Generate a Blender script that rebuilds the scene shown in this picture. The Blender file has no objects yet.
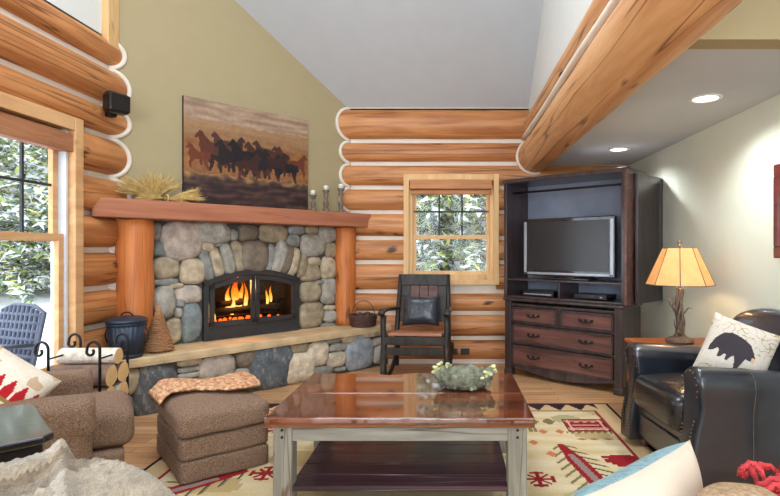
import bpy, bmesh, math, random
import numpy as np
from mathutils import Vector, Matrix, noise
PI = math.pi
rnd = random.Random(7)
SC = bpy.context.scene
COL = SC.collection
F, PX, PY, H = 530.0, 450.0, 250.0, 1.30     # focal length in pixels, principal point, eye height

# ------------------------------------------------------------------ materials
def lin(c):
    c = [v / 255.0 for v in c[:3]]
    return tuple((v / 12.92 if v <= .04045 else ((v + .055) / 1.055) ** 2.4) for v in c) + (1.0,)
def ramp(nt, fac, stops):
    r = nt.nodes.new('ShaderNodeValToRGB')
    e = r.color_ramp.elements
    while len(e) < len(stops): e.new(.5)
    for k, (p, c) in enumerate(stops):
        e[k].position = p; e[k].color = c if len(c) == 4 else lin(c)
    nt.links.new(fac, r.inputs[0]); return r.outputs[0]
def new_mat(name):
    m = bpy.data.materials.new(name); m.use_nodes = True
    nt = m.node_tree; return m, nt, nt.nodes['Principled BSDF']
def coords(nt, scale=(1, 1, 1), kind='Object'):
    t = nt.nodes.new('ShaderNodeTexCoord'); mp = nt.nodes.new('ShaderNodeMapping')
    mp.inputs['Scale'].default_value = scale
    nt.links.new(t.outputs[kind], mp.inputs[0]); return mp.outputs[0]
def noise_t(nt, vec, scale, detail=4, rough=.55, dist=0):
    n = nt.nodes.new('ShaderNodeTexNoise')
    n.inputs['Scale'].default_value = scale; n.inputs['Detail'].default_value = detail
    n.inputs['Roughness'].default_value = rough; n.inputs['Distortion'].default_value = dist
    nt.links.new(vec, n.inputs['Vector']); return n.outputs['Fac']
def mixc(nt, fac, a, b, mode='MIX'):
    m = nt.nodes.new('ShaderNodeMix'); m.data_type = 'RGBA'; m.blend_type = mode
    for s, v in ((0, fac), (6, a), (7, b)):
        if hasattr(v, 'links'): nt.links.new(v, m.inputs[s])
        else: m.inputs[s].default_value = v
    return m.outputs[2]
def bump(nt, b, h, strength=.3, dist=.01):
    n = nt.nodes.new('ShaderNodeBump'); n.inputs['Strength'].default_value = strength
    n.inputs['Distance'].default_value = dist
    nt.links.new(h, n.inputs['Height']); nt.links.new(n.outputs[0], b.inputs['Normal'])
def plain(name, c, rough=.6, metal=0, var=.12, vs=6, bmp=0, bs=60, coat=0, spec=None, sheen=0):
    m, nt, b = new_mat(name)
    v = coords(nt); n = noise_t(nt, v, vs)
    a = [max(0, x * (1 - var)) for x in lin(c)[:3]] + [1]; d = [min(1, x * (1 + var)) for x in lin(c)[:3]] + [1]
    nt.links.new(ramp(nt, n, [(.3, a), (.7, d)]), b.inputs['Base Color'])
    b.inputs['Roughness'].default_value = rough; b.inputs['Metallic'].default_value = metal
    b.inputs['Coat Weight'].default_value = coat; b.inputs['Sheen Weight'].default_value = sheen
    if spec is not None: b.inputs['Specular IOR Level'].default_value = spec
    if bmp: bump(nt, b, noise_t(nt, v, bs, 5), bmp)
    return m
def wood(name, light, dark, axis='X', s=1.0, rough=.5, coat=0, knots=.0, crack=.0, var=(.3, .7), bmp=.15, knotc=(70, 38, 20), spec=.4):
    m, nt, b = new_mat(name)
    ax = 'XYZ'.index(axis)
    sc = [9 * s] * 3; sc[ax] = .8 * s
    v = coords(nt, sc); n = noise_t(nt, v, 1.3, 6, .6, .6)
    c = ramp(nt, n, [(var[0], dark), (var[1], light)])
    n2 = noise_t(nt, coords(nt, [2, 2, 2]), 1.0, 2)
    c = mixc(nt, ramp(nt, n2, [(.35, (110, 110, 110)), (.65, (0, 0, 0))]), c, lin(dark))
    if crack:
        sc2 = [8 * s] * 3; sc2[ax] = .22 * s
        n3 = noise_t(nt, coords(nt, sc2), 1.0, 2, .45, .05)
        f = ramp(nt, n3, [(.490, (0, 0, 0, 1)), (.498, (crack, crack, crack, 1)), (.502, (crack, crack, crack, 1)), (.510, (0, 0, 0, 1))])
        c = mixc(nt, f, c, lin(knotc))
    if knots:
        sc3 = [4.2 * s] * 3; sc3[ax] = 2.2 * s
        vo = nt.nodes.new('ShaderNodeTexVoronoi'); vo.inputs['Scale'].default_value = 1.0
        nv = nt.nodes.new('ShaderNodeVectorMath'); nv.operation = 'ADD'
        nt.links.new(coords(nt, sc3), nv.inputs[0]); nt.links.new(n, nv.inputs[1])
        nt.links.new(nv.outputs[0], vo.inputs['Vector'])
        f = ramp(nt, vo.outputs['Distance'], [(.08, (knots,) * 3 + (1,)), (.17, (0, 0, 0, 1))])
        c = mixc(nt, f, c, lin(knotc))
    nt.links.new(c, b.inputs['Base Color']); b.inputs['Roughness'].default_value = rough
    b.inputs['Coat Weight'].default_value = coat; b.inputs['Coat Roughness'].default_value = .08
    b.inputs['Specular IOR Level'].default_value = spec
    if bmp: bump(nt, b, n, bmp, .01)
    return m
def vcol(name, rough=.8, var=.15, vs=25, bmp=.3, bs=60, sheen=0, metal=0, spec=.4, bd=.01):
    m, nt, b = new_mat(name)
    a = nt.nodes.new('ShaderNodeAttribute'); a.attribute_name = 'col'
    v = coords(nt); n = noise_t(nt, v, vs, 5, .65)
    k = ramp(nt, n, [(.25, (1 - var,) * 3 + (1,)), (.75, (1 + var,) * 3 + (1,))])
    nt.links.new(mixc(nt, 1.0, a.outputs['Color'], k, 'MULTIPLY'), b.inputs['Base Color'])
    b.inputs['Roughness'].default_value = rough; b.inputs['Sheen Weight'].default_value = sheen
    b.inputs['Specular IOR Level'].default_value = spec
    if bmp: bump(nt, b, noise_t(nt, v, bs, 5), bmp, bd)
    return m
def weave(name, a, c, scale=160, rough=.9, bmp=.5, var=1):
    m, nt, b = new_mat(name)
    v = coords(nt); n = noise_t(nt, v, scale, 2, .6); n2 = noise_t(nt, v, 5, 3)
    w = nt.nodes.new('ShaderNodeTexWave'); w.inputs['Scale'].default_value = scale * .35; w.inputs['Distortion'].default_value = 3
    w.bands_direction = 'DIAGONAL'; nt.links.new(v, w.inputs['Vector'])
    col = ramp(nt, n, [(.35, a), (.65, c)])
    col = mixc(nt, ramp(nt, n2, [(.35, (70, 70, 70)), (.7, (0, 0, 0))]), col, lin(a))
    nt.links.new(col, b.inputs['Base Color']); b.inputs['Roughness'].default_value = rough
    b.inputs['Specular IOR Level'].default_value = .2
    bump(nt, b, w.outputs['Fac'], bmp, .004); return m
def emit(name, c, s):
    m, nt, b = new_mat(name); b.inputs['Base Color'].default_value = lin(c)
    b.inputs['Emission Color'].default_value = lin(c); b.inputs['Emission Strength'].default_value = s; return m
def glass(name, tint=(255, 255, 255), gloss=.08):
    m, nt, b = new_mat(name); nt.nodes.remove(b)
    t = nt.nodes.new('ShaderNodeBsdfTransparent'); t.inputs[0].default_value = lin(tint)
    g = nt.nodes.new('ShaderNodeBsdfGlossy'); g.inputs['Roughness'].default_value = .02
    x = nt.nodes.new('ShaderNodeMixShader'); x.inputs[0].default_value = gloss
    nt.links.new(t.outputs[0], x.inputs[1]); nt.links.new(g.outputs[0], x.inputs[2])
    nt.links.new(x.outputs[0], nt.nodes['Material Output'].inputs[0]); return m

LOGL, LOGD = (212, 148, 92), (164, 102, 56)
M = {}
M['log_x'] = wood('log_x', LOGL, LOGD, 'X', 1, .5, .1, 1, .75, (.36, .64), .35)
M['log_y'] = wood('log_y', LOGL, LOGD, 'Y', 1, .5, .1, 1, .75, (.36, .64), .35)
M['log_z'] = wood('log_z', (220, 138, 74), (180, 96, 46), 'Z', 1, .5, .0, .7, .5)
M['beam'] = wood('beam', (226, 176, 124), (196, 136, 86), 'Y', .9, .5, .1, 1, .75, (.36, .64), .35)
M['mantel'] = wood('mantel', (186, 124, 94), (154, 92, 66), 'X', 1.2, .6, 0, .3, .3)
M['pine'] = wood('pine', (232, 196, 142), (206, 160, 104), 'Z', 1, .5, .0, .3)
M['pine_y'] = wood('pine_y', (226, 184, 134), (198, 146, 98), 'Y', 1, .5, .0, .3)
M['shade_wood'] = wood('shade_wood', (186, 132, 96), (146, 92, 60), 'Y', 2, .6)
M['shade_wood_x'] = wood('shade_wood_x', (205, 145, 95), (170, 112, 70), 'X', 2, .6)
M['chink'] = plain('chink', (226, 216, 202), .9, var=.05, bmp=.2)
M['olive'] = plain('olive', (166, 152, 117), .85, var=.02, bmp=.05, bs=120)
M['white'] = plain('white_wall', (222, 224, 220), .9, var=.02)
M['ceil'] = plain('ceiling_paint', (192, 198, 204), .9, var=.02, bmp=.05)
M['sage'] = plain('sage_wall', (216, 220, 203), .85, var=.02, bmp=.04, bs=120)
M['mortar'] = plain('mortar', (76, 72, 66), .95, var=.2, bmp=.5)
M['stone'] = vcol('stone', .7, .38, 11, .6, 40)
M['stonev'] = vcol('stone_veined', .7, .55, 22, .5, 45)
M['slab'] = plain('slab', (206, 180, 140), .65, var=.2, vs=7, bmp=.4, bs=30)
M['iron'] = plain('iron', (40, 38, 38), .5, .6, bmp=.15)
M['castiron'] = plain('castiron', (62, 62, 64), .5, .4, bmp=.3, bs=90)
M['soot'] = plain('soot', (22, 17, 14), .95)
M['char'] = plain('char', (34, 24, 18), .9, bmp=.5)
M['glass'] = glass('glass', (255, 255, 255), .012)
M['fireglass'] = glass('fireglass', (235, 225, 215), .03)
M['black'] = plain('black_plastic', (18, 18, 20), .3)
M['screen'] = plain('screen', (36, 38, 41), .22, var=.02, spec=.6)
M['bezel'] = plain('bezel', (34, 36, 42), .08, coat=.8)
M['silver'] = plain('silver', (175, 180, 188), .3, .7)
M['leather'] = plain('leather', (26, 32, 44), .28, var=.25, vs=9, bmp=.12, bs=70, coat=.4, spec=.8)
M['leather_seat'] = plain('leather_seat', (34, 33, 34), .27, var=.25, vs=9, bmp=.1, bs=40, coat=.2)
M['leather_p'] = plain('leather_p', (44, 50, 60), .3, var=.4, vs=9, bmp=.6, bs=25, coat=.3)
M['brass'] = plain('brass', (150, 130, 100), .3, 1)
M['brown_fab'] = weave('brown_fab', (104, 79, 64), (168, 140, 118), 200)
M['tan_fab'] = weave('tan_fab', (150, 122, 94), (184, 156, 124), 90, bmp=.3)
M['arm_dark'] = wood('arm_dark', (78, 62, 60), (34, 30, 33), 'Z', 1.4, .34, .5, .3)
M['arm_red'] = wood('arm_red', (128, 84, 74), (64, 42, 40), 'X', 1.5, .35, .3, .3)
M['arm_back'] = plain('arm_back', (122, 130, 148), .6, var=.2, vs=4)
M['black_wood'] = wood('black_wood', (66, 62, 58), (24, 22, 22), 'Z', 2, .45, .05, .4, knotc=(120, 84, 56))
M['seat_brown'] = wood('seat_brown', (196, 140, 108), (150, 96, 70), 'X', 2, .6)
M['grey_wood'] = wood('grey_wood', (178, 174, 164), (126, 122, 112), 'X', 1.5, .7, 0, .8, .7, knotc=(60, 48, 38), bmp=.5)
M['grey_wood_z'] = wood('grey_wood_z', (178, 174, 164), (122, 116, 104), 'Z', 1.5, .7, 0, .7, .7, knotc=(96, 62, 36))
M['shelf_wood'] = wood('shelf_wood', (92, 60, 72), (48, 28, 38), 'X', 1.2, .3, .2, .3, .6, knotc=(150, 130, 140))
M['table_top'] = wood('table_top', (150, 74, 34), (62, 25, 13), 'X', .9, .22, 1.0, .9, .9, knotc=(38, 18, 12), bmp=.05, spec=.6)
M['side_wood'] = wood('side_wood', (186, 112, 64), (140, 76, 40), 'X', 1.5, .35, .1)
M['bucket'] = plain('bucket', (52, 64, 82), .45, .4, var=.2)
M['wicker'] = wood('wicker', (200, 152, 108), (136, 92, 60), 'X', 6, .7)
M['cone'] = plain('cone', (84, 58, 52), .8, var=.4, vs=40)
M['straw'] = plain('straw', (206, 176, 112), .8, var=.25, vs=30)
M['candle'] = plain('candle', (222, 226, 206), .6, var=.03)
M['holder'] = plain('holder', (112, 100, 86), .6, var=.4, vs=30, bmp=.3)
M['bronze'] = plain('bronze', (112, 98, 86), .5, .4, var=.4, vs=30, bmp=.5, bs=60)
M['bark'] = plain('bark', (118, 92, 78), .9, var=.4, vs=14, bmp=.8, bs=30)
M['birch'] = plain('birch', (214, 202, 186), .8, var=.3, vs=18, bmp=.4)
M['cutwood'] = plain('cutwood', (226, 190, 134), .8, var=.12, vs=12)
M['lichen'] = plain('lichen', (122, 124, 104), .9, var=.6, vs=22, bmp=1, bs=40)
M['lichen_y'] = plain('lichen_y', (205, 206, 150), .9, var=.3, vs=30, bmp=.8)
M['bowl_in'] = plain('bowl_in', (112, 112, 106), .5, var=.3, vs=20)
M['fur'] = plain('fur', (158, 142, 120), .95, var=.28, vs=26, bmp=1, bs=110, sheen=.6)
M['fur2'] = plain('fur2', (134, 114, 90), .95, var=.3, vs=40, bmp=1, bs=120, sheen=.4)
M['teal'] = plain('teal', (112, 160, 170), .95, var=.3, vs=60, bmp=1, bs=140, sheen=.5)
M['cream'] = plain('cream', (216, 198, 178), .8, var=.06, vs=8, bmp=.2, bs=30)
M['redyarn'] = plain('redyarn', (206, 64, 66), .85, var=.25, vs=60, bmp=.8, bs=140)
M['throw'] = weave('throw', (176, 112, 84), (226, 190, 146), 42, bmp=.8)
M['fabcol'] = vcol('fabric_print', .9, .1, 60, .4, 160, spec=.2)
M['paint'] = vcol('canvas_paint', .6, .18, 40, .2, 90)
M['rug'] = vcol('rug_weave', .95, .14, 90, .5, 220, spec=.1)
M['black_table'] = wood('black_table', (30, 30, 36), (14, 15, 20), 'X', 2, .3, 1)
M['redframe'] = wood('redframe', (120, 52, 44), (70, 28, 26), 'Y', 2, .3, .3)
M['snow'] = plain('snow', (244, 246, 250), .9, var=.02)
M['leafcol'] = vcol('needles', .8, .2, 10, 0)
M['patio'] = plain('patio_mesh', (74, 84, 106), .6)
M['brickdark'] = plain('outlet_brown', (34, 26, 22), .4)
M['frame_dark'] = plain('muntin', (40, 44, 50), .5)
M['vinyl'] = plain('vinyl', (208, 214, 224), .4)
M['led'] = emit('lamp_lens', (255, 240, 214), 6)
M['bulb'] = emit('bulb', (255, 205, 120), 22)
# floor
def floor_mat():
    m, nt, b = new_mat('oak_floor')
    v = coords(nt)
    br = nt.nodes.new('ShaderNodeTexBrick')
    br.inputs['Color1'].default_value = lin((216, 174, 130)); br.inputs['Color2'].default_value = lin((190, 144, 102))
    br.inputs['Mortar'].default_value = lin((96, 64, 40)); br.inputs['Scale'].default_value = 1
    br.inputs['Mortar Size'].default_value = .002; br.inputs['Brick Width'].default_value = 1.5; br.inputs['Row Height'].default_value = .085
    br.offset = .37; nt.links.new(v, br.inputs['Vector'])
    n = noise_t(nt, coords(nt, (1.2, 16, 16)), 1.6, 6, .6, .5)
    c = mixc(nt, 1.0, br.outputs[0], ramp(nt, n, [(.3, (.72, .68, .64, 1)), (.7, (1.15, 1.12, 1.08, 1))]), 'MULTIPLY')
    nt.links.new(c, b.inputs['Base Color']); b.inputs['Roughness'].default_value = .38; return m
M['floor'] = floor_mat()
# lamp shade: translucent parchment
def shade_mat():
    m, nt, b = new_mat('parchment_shade'); nt.nodes.remove(b)
    n = noise_t(nt, coords(nt), 14, 4)
    c = ramp(nt, n, [(.3, (244, 208, 148)), (.7, (252, 226, 172))])
    d = nt.nodes.new('ShaderNodeBsdfDiffuse'); t = nt.nodes.new('ShaderNodeBsdfTranslucent')
    nt.links.new(c, d.inputs[0]); nt.links.new(c, t.inputs[0])
    x = nt.nodes.new('ShaderNodeMixShader'); x.inputs[0].default_value = .6
    nt.links.new(d.outputs[0], x.inputs[1]); nt.links.new(t.outputs[0], x.inputs[2])
    nt.links.new(x.outputs[0], nt.nodes['Material Output'].inputs[0]); return m
M['shade'] = shade_mat()
# flame: colour by height
def flame_mat():
    m, nt, b = new_mat('flame'); nt.nodes.remove(b)
    t = nt.nodes.new('ShaderNodeTexCoord'); s = nt.nodes.new('ShaderNodeSeparateXYZ')
    nt.links.new(t.outputs['Generated'], s.inputs[0])
    n = noise_t(nt, coords(nt), 18, 3)
    a = nt.nodes.new('ShaderNodeMath'); a.operation = 'MULTIPLY_ADD'; a.inputs[1].default_value = .5; nt.links.new(n, a.inputs[0]); nt.links.new(s.outputs[2], a.inputs[2])
    c = ramp(nt, a.outputs[0], [(.2, (255, 190, 70)), (.5, (255, 222, 130)), (.75, (255, 150, 40)), (1.0, (230, 70, 10))])
    e = nt.nodes.new('ShaderNodeEmission'); nt.links.new(c, e.inputs[0]); e.inputs[1].default_value = 3.0
    tr = nt.nodes.new('ShaderNodeBsdfTransparent'); x = nt.nodes.new('ShaderNodeMixShader')
    f = ramp(nt, a.outputs[0], [(.55, (.95, .95, .95, 1)), (1.15, (.25, .25, .25, 1))]); nt.links.new(f, x.inputs[0])
    nt.links.new(tr.outputs[0], x.inputs[1]); nt.links.new(e.outputs[0], x.inputs[2])
    nt.links.new(x.outputs[0], nt.nodes['Material Output'].inputs[0]); return m
M['flame'] = flame_mat()
M['ember'] = emit('ember', (255, 96, 24), 4)

# ------------------------------------------------------------------ mesh helpers
def obj(name, bm, mat, parent=None, smooth=False, bevel=0, sub=0, loc=None, rot=None, seg=2):
    me = bpy.data.meshes.new(name)
    bmesh.ops.recalc_face_normals(bm, faces=bm.faces)
    bm.to_mesh(me); bm.free()
    o = bpy.data.objects.new(name, me); COL.objects.link(o)
    if mat is not None:
        for mm in (mat if isinstance(mat, (list, tuple)) else [mat]): me.materials.append(M[mm] if isinstance(mm, str) else mm)
    if parent: o.parent = parent
    if loc: o.location = loc
    if rot: o.rotation_euler = rot
    if bevel:
        b = o.modifiers.new('b', 'BEVEL'); b.width = bevel; b.segments = seg; b.limit_method = 'ANGLE'; b.angle_limit = .6
    if sub:
        s = o.modifiers.new('s', 'SUBSURF'); s.levels = sub; s.render_levels = sub
    if smooth: me.polygons.foreach_set('use_smooth', [True] * len(me.polygons))
    elif bevel:
        me.polygons.foreach_set('use_smooth', [True] * len(me.polygons))
        o.modifiers.new('w', 'WEIGHTED_NORMAL')
    return o
def tag(o, label=None, cat=None, group=None, kind=None):
    if label: o['label'] = label
    if cat: o['category'] = cat
    if group: o['group'] = group
    if kind: o['kind'] = kind
    return o
def thing(name, label, cat, loc=(0, 0, 0), rz=0, group=None, rot=None):
    o = bpy.data.objects.new(name, None); COL.objects.link(o); o.empty_display_size = .1
    o.location = loc; o.rotation_euler = rot or (0, 0, rz)
    return tag(o, label, cat, group)
def dup(root, loc=None, rot=None, label=None):
    r = root.copy(); COL.objects.link(r)
    if loc: r.location = loc
    if rot: r.rotation_euler = rot
    if label: r['label'] = label
    for ch in list(root.children):
        c = ch.copy(); COL.objects.link(c); c.parent = r
        for g in list(ch.children):
            d = g.copy(); COL.objects.link(d); d.parent = c
    return r
def B(): return bmesh.new()
def box(bm, lo, hi, mi=0, mat=None):
    vs = [bm.verts.new((x, y, z)) for x in (lo[0], hi[0]) for y in (lo[1], hi[1]) for z in (lo[2], hi[2])]
    if mat is not None:
        for v in vs: v.co = mat @ v.co
    for f in ((0, 1, 3, 2), (4, 6, 7, 5), (0, 4, 5, 1), (2, 3, 7, 6), (0, 2, 6, 4), (1, 5, 7, 3)):
        bm.faces.new([vs[i] for i in f]).material_index = mi
    return bm
def bx(lo, hi): return box(B(), lo, hi)
def tube(bm, pts, r, n=10, mi=0, cap=True, flat=1.0):
    pts = [Vector(p) for p in pts]; rs = r if isinstance(r, (list, tuple)) else [r] * len(pts)
    rings = []; up = None
    for i, p in enumerate(pts):
        t = (pts[min(i + 1, len(pts) - 1)] - pts[max(i - 1, 0)])
        t = t.normalized() if t.length > 1e-9 else Vector((0, 0, 1))
        if up is None: up = Vector((0, 0, 1)) if abs(t.z) < .9 else Vector((0, 1, 0))
        a = t.cross(up)
        if a.length < 1e-6: a = t.cross(Vector((1, 0, 0)))
        a.normalize(); b = a.cross(t).normalized(); up = b
        rings.append([bm.verts.new(p + (a * math.cos(2 * PI * k / n) + b * math.sin(2 * PI * k / n) * flat) * rs[i]) for k in range(n)])
    for i in range(len(rings) - 1):
        for k in range(n):
            bm.faces.new((rings[i][k], rings[i][(k + 1) % n], rings[i + 1][(k + 1) % n], rings[i + 1][k])).material_index = mi
    if cap:
        bm.faces.new(rings[0]).material_index = mi; bm.faces.new(rings[-1]).material_index = mi
    return bm
def lathe(bm, prof, n=32, c=(0, 0, 0), mi=0, rfun=None):
    rings = []
    for (r, z) in prof:
        rings.append([bm.verts.new((c[0] + (r * (rfun(k / n) if rfun else 1)) * math.cos(2 * PI * k / n), c[1] + (r * (rfun(k / n) if rfun else 1)) * math.sin(2 * PI * k / n), c[2] + z)) for k in range(n)])
    for i in range(len(rings) - 1):
        for k in range(n):
            bm.faces.new((rings[i][k], rings[i][(k + 1) % n], rings[i + 1][(k + 1) % n], rings[i + 1][k])).material_index = mi
    bm.faces.new(rings[0]).material_index = mi; bm.faces.new(rings[-1]).material_index = mi
    return bm
def prism(bm, poly, ax, a, b, mi=0):
    """extrude a 2-D outline along axis ax (0,1,2) between a and b"""
    def p(u, v, w): return {0: (w, u, v), 1: (u, w, v), 2: (u, v, w)}[ax]
    A = [bm.verts.new(p(u, v, a)) for u, v in poly]; C = [bm.verts.new(p(u, v, b)) for u, v in poly]
    n = len(poly)
    for i in range(n): bm.faces.new((A[i], A[(i + 1) % n], C[(i + 1) % n], C[i])).material_index = mi
    bm.faces.new(A).material_index = mi; bm.faces.new(C).material_index = mi
    return bm
def spow(x, e): return math.copysign(abs(x) ** e, x)
def sell(bm, c, s, e1=.4, e2=.4, nu=36, nv=20, mi=0, nz=0, nsc=4, seed=0):
    """super-ellipsoid: half sizes s"""
    rows = []
    for j in range(nv + 1):
        ph = -PI / 2 + PI * j / nv; row = []
        for i in range(nu):
            th = 2 * PI * i / nu
            x = s[0] * spow(math.cos(ph), e1) * spow(math.cos(th), e2)
            y = s[1] * spow(math.cos(ph), e1) * spow(math.sin(th), e2); z = s[2] * spow(math.sin(ph), e1)
            p = Vector((x, y, z))
            if nz: p += p.normalized() * nz * noise.noise(Vector((x, y, z)) * nsc + Vector((seed, 0, 0)))
            row.append(bm.verts.new(p + Vector(c)))
        rows.append(row)
    for j in range(nv):
        for i in range(nu):
            bm.faces.new((rows[j][i], rows[j][(i + 1) % nu], rows[j + 1][(i + 1) % nu], rows[j + 1][i])).material_index = mi
    bmesh.ops.remove_doubles(bm, verts=rows[0] + rows[-1], dist=1e-4)
    return bm
def ball(bm, c, r, n=10, m=6, mi=0, sz=1):
    return sell(bm, c, (r, r, r * sz), 1, 1, n, m, mi)
def pillow_bm(w, h, t, n=40, col=None, mis=(0, 0), nz=.006, pinch=.10):
    """square pillow in local XZ plane, front faces -Y"""
    bm = B(); cl = bm.loops.layers.float_color.new('col') if col else None
    G = {}
    for s in (0, 1):
        for i in range(n + 1):
            for j in range(n + 1):
                u = -1 + 2 * i / n; v = -1 + 2 * j / n
                edge = i in (0, n) or j in (0, n)
                if s == 1 and edge: G[1, i, j] = G[0, i, j]; continue
                th = t * ((1 - u ** 4) ** .6) * ((1 - v ** 4) ** .6) * .5
                x = w / 2 * u * (1 - pinch * (1 - v * v)); z = h / 2 * v * (1 - pinch * (1 - u * u))
                d = nz * noise.noise(Vector((x * 9, z * 9, s * 7)))
                G[s, i, j] = bm.verts.new((x, (-1 if s == 0 else 1) * (th + d), z))
    for s in (0, 1):
        for i in range(n):
            for j in range(n):
                q = [G[s, i, j], G[s, i + 1, j], G[s, i + 1, j + 1], G[s, i, j + 1]]
                if s: q.reverse()
                f = bm.faces.new(q); f.material_index = mis[s]
                if cl:
                    c = lin(col((i + .5) / n, (j + .5) / n, s))
                    for l in f.loops: l[cl] = c
    return bm
def inpoly(x, y, poly):
    r = False; n = len(poly); j = n - 1
    for i in range(n):
        xi, yi = poly[i]; xj, yj = poly[j]
        if (yi > y) != (yj > y) and x < (xj - xi) * (y - yi) / (yj - yi) + xi: r = not r
        j = i
    return r
def grid_obj(name, mat, nu, nv, pos, col, parent=None, smooth=True):
    """coloured sheet: pos(u,v)->xyz, col(u,v)->bytes, per-face colour"""
    V = [pos(i / nu, j / nv) for j in range(nv + 1) for i in range(nu + 1)]
    Fc = []; C = []
    for j in range(nv):
        for i in range(nu):
            a = j * (nu + 1) + i; Fc.append((a, a + 1, a + nu + 2, a + nu + 1))
            C.extend(list(lin(col((i + .5) / nu, (j + .5) / nv))) * 4)
    me = bpy.data.meshes.new(name); me.from_pydata(V, [], Fc)
    at = me.color_attributes.new('col', 'FLOAT_COLOR', 'CORNER'); at.data.foreach_set('color', np.array(C, dtype=np.float32))
    me.polygons.foreach_set('use_smooth', [smooth] * len(Fc)); me.materials.append(M[mat])
    o = bpy.data.objects.new(name, me); COL.objects.link(o)
    if parent: o.parent = parent
    return o
def struct(o, kind='structure'): o['kind'] = kind; return o

# ------------------------------------------------------------------ room numbers
XL, XR, YB = -2.78, 2.05, 6.07          # chinking planes of the log walls, painted wall on the right
A0 = Vector((-2.74, 4.38, 0)); U = Vector((.679, .734, 0)); N = Vector((.734, -.679, 0))
def D_(u, d, z): p = A0 + U * u + N * d; return Vector((p.x, p.y, z))
YAW_D = math.atan2(U.y, U.x)
def diag_u(px, d):
    k = (px - PX) / F; b = A0 + N * d
    return (k * b.y - b.x) / (U.x - k * U.y)
def diag_z(px, py, d):
    u = diag_u(px, d); y = A0.y + N.y * d + U.y * u
    return u, H + (PY - py) / F * y
def diag_root(name): # frame: local x = along wall, y = into wall, z up
    pass
RD = (0, 0, YAW_D)   # local x=U, local y=-N (away from the room)
def Lr(u, d, z): return (u, -d, z)        # local coordinates in the diagonal frame

struct(obj('floor', bx((-3.0, -3.2, -.1), (5.2, 6.4, 0)), 'floor'))
# vaulted ceiling: rises from the back log wall toward the room
bm = B(); ZC0, SL, YR = 2.93, .80, 2.6
prism(bm, [(YB + .3, ZC0 - .24), (YB + .3, ZC0 + .0), (YR, ZC0 + .2 + (YB - YR) * SL), (-3.2, 4.2), (-3.2, 4.0), (YR, ZC0 + (YB - YR) * SL)], 0, -3.0, .95)
struct(obj('ceiling', bm, 'ceil'))
ZL = 2.27
struct(obj('ceiling', bx((.96, 2.56, ZL), (2.25, 6.4, ZL + .15)), 'ceil'))
struct(obj('ceiling', bx((1.0, -3.2, 3.6), (5.2, 2.44, 3.7)), 'ceil'))
struct(obj('wall_loft', bx((1.0, 2.44, ZL), (5.2, 2.56, 3.7)), 'olive'))
struct(obj('wall_right', bx((XR, 2.2, 0), (XR + .15, 6.4, 2.9)), 'sage'))
struct(obj('wall_right', box(bx((5.1, -3.2, 0), (5.25, 2.2, 3.7)), (XR, 2.2, 0), (5.2, 2.3, 3.7)), 'sage'))
# beam wall: white drywall on two big logs running toward the room
wl = struct(obj('wall_beam', bx((.90, -3.2, 2.78), (1.0, 6.1, 6.0)), 'white'))
def logbm(p0, p1, ry, rz_, seed, taper=0, nseg=36, n=28, wob=.012):
    """log from p0 to p1, ry = half depth (horizontal), rz_ = half height"""
    bm = B(); p0, p1 = Vector(p0), Vector(p1); t = (p1 - p0).normalized(); a = Vector((-t.y, t.x, 0)); rings = []
    for i in range(nseg + 1):
        f = i / nseg; c = p0.lerp(p1, f); k = 1 + taper * f; ring = []
        for q in range(n):
            an = 2 * PI * q / n
            w = 1 + wob * 3 * noise.noise(Vector((f * (p1 - p0).length * 1.6, math.cos(an), math.sin(an) + seed * 3.1)))
            ring.append(bm.verts.new(c + a * (math.cos(an) * ry * k * w) + Vector((0, 0, math.sin(an) * rz_ * k * w))))
        rings.append(ring)
    for i in range(nseg):
        for q in range(n): bm.faces.new((rings[i][q], rings[i][(q + 1) % n], rings[i + 1][(q + 1) % n], rings[i + 1][q]))
    bm.faces.new(rings[0]); bm.faces.new(rings[-1]); return bm
obj('beam_log', logbm((.97, 6.1, 2.70), (.99, 1.2, 2.74), .14, .145, 3, .06), 'beam', wl, True)
obj('beam_log', logbm((.955, 6.1, 2.36), (.97, 1.2, 2.38), .185, .185, 8, .05), 'beam', wl, True)
bm = B(); tube(bm, [(.835 + .004 * math.sin(y * 3), y, 2.555) for y in [1.2 + .25 * k for k in range(20)]], .03, 8)
for (cx, cz, r) in ((.97, 2.70, .15), (.955, 2.36, .195)):
    tube(bm, [(cx + r * math.cos(a), 6.0, cz + r * math.sin(a)) for a in [PI * .42 + k * PI / 16 for k in range(20)]], .017, 8)
obj('chinking', bm, 'chink', wl, True)

# ------------------------------------------------------------------ log walls
BZ = [2.925, 2.547, 2.289, 2.015, 1.734, 1.437, 1.163, .826, .581, .295, .03]
LZ = [3.02, 2.78, 2.465, 2.215, 1.89, 1.585, 1.30, 1.0, .70, .40, .10]
WX0, WX1, WZ0, WZ1 = -.470, .500, .955, 2.09       # back window opening
bm = B()
for lo, hi in (((-1.35, WX0), (0, 2.92)), ((WX1, 2.2), (0, 2.92)), ((WX0, WX1), (0, WZ0)), ((WX0, WX1), (WZ1, 2.92))):
    box(bm, (lo[0], YB, hi[0]), (lo[1], YB + .22, hi[1]))
box(bm, (-1.35, YB, 2.9), (1.0, YB + .22, 3.2))
wb = struct(obj('wall_back', bm, 'chink'))
DP = lambda y: -2.74 + (y - 4.38) / U.y * U.x      # x of the diagonal wall at depth y
def ending(bm, axis, plane, zc, hz, dep, s):
    """caulk line where a log runs into the diagonal drywall"""
    pts = []
    for k in range(17):
        a = -PI / 2 + PI * k / 16; b = math.cos(a) * dep; z = zc + math.sin(a) * (hz + .012)
        if axis == 'X': y = plane - b; pts.append((DP(y) + .02, y, z))
        else: x = plane + b; pts.append((x + .0, 4.38 + (x + 2.74) / U.x * U.y - .012, z))
    tube(bm, pts, .02, 8)
cb = B()
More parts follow.
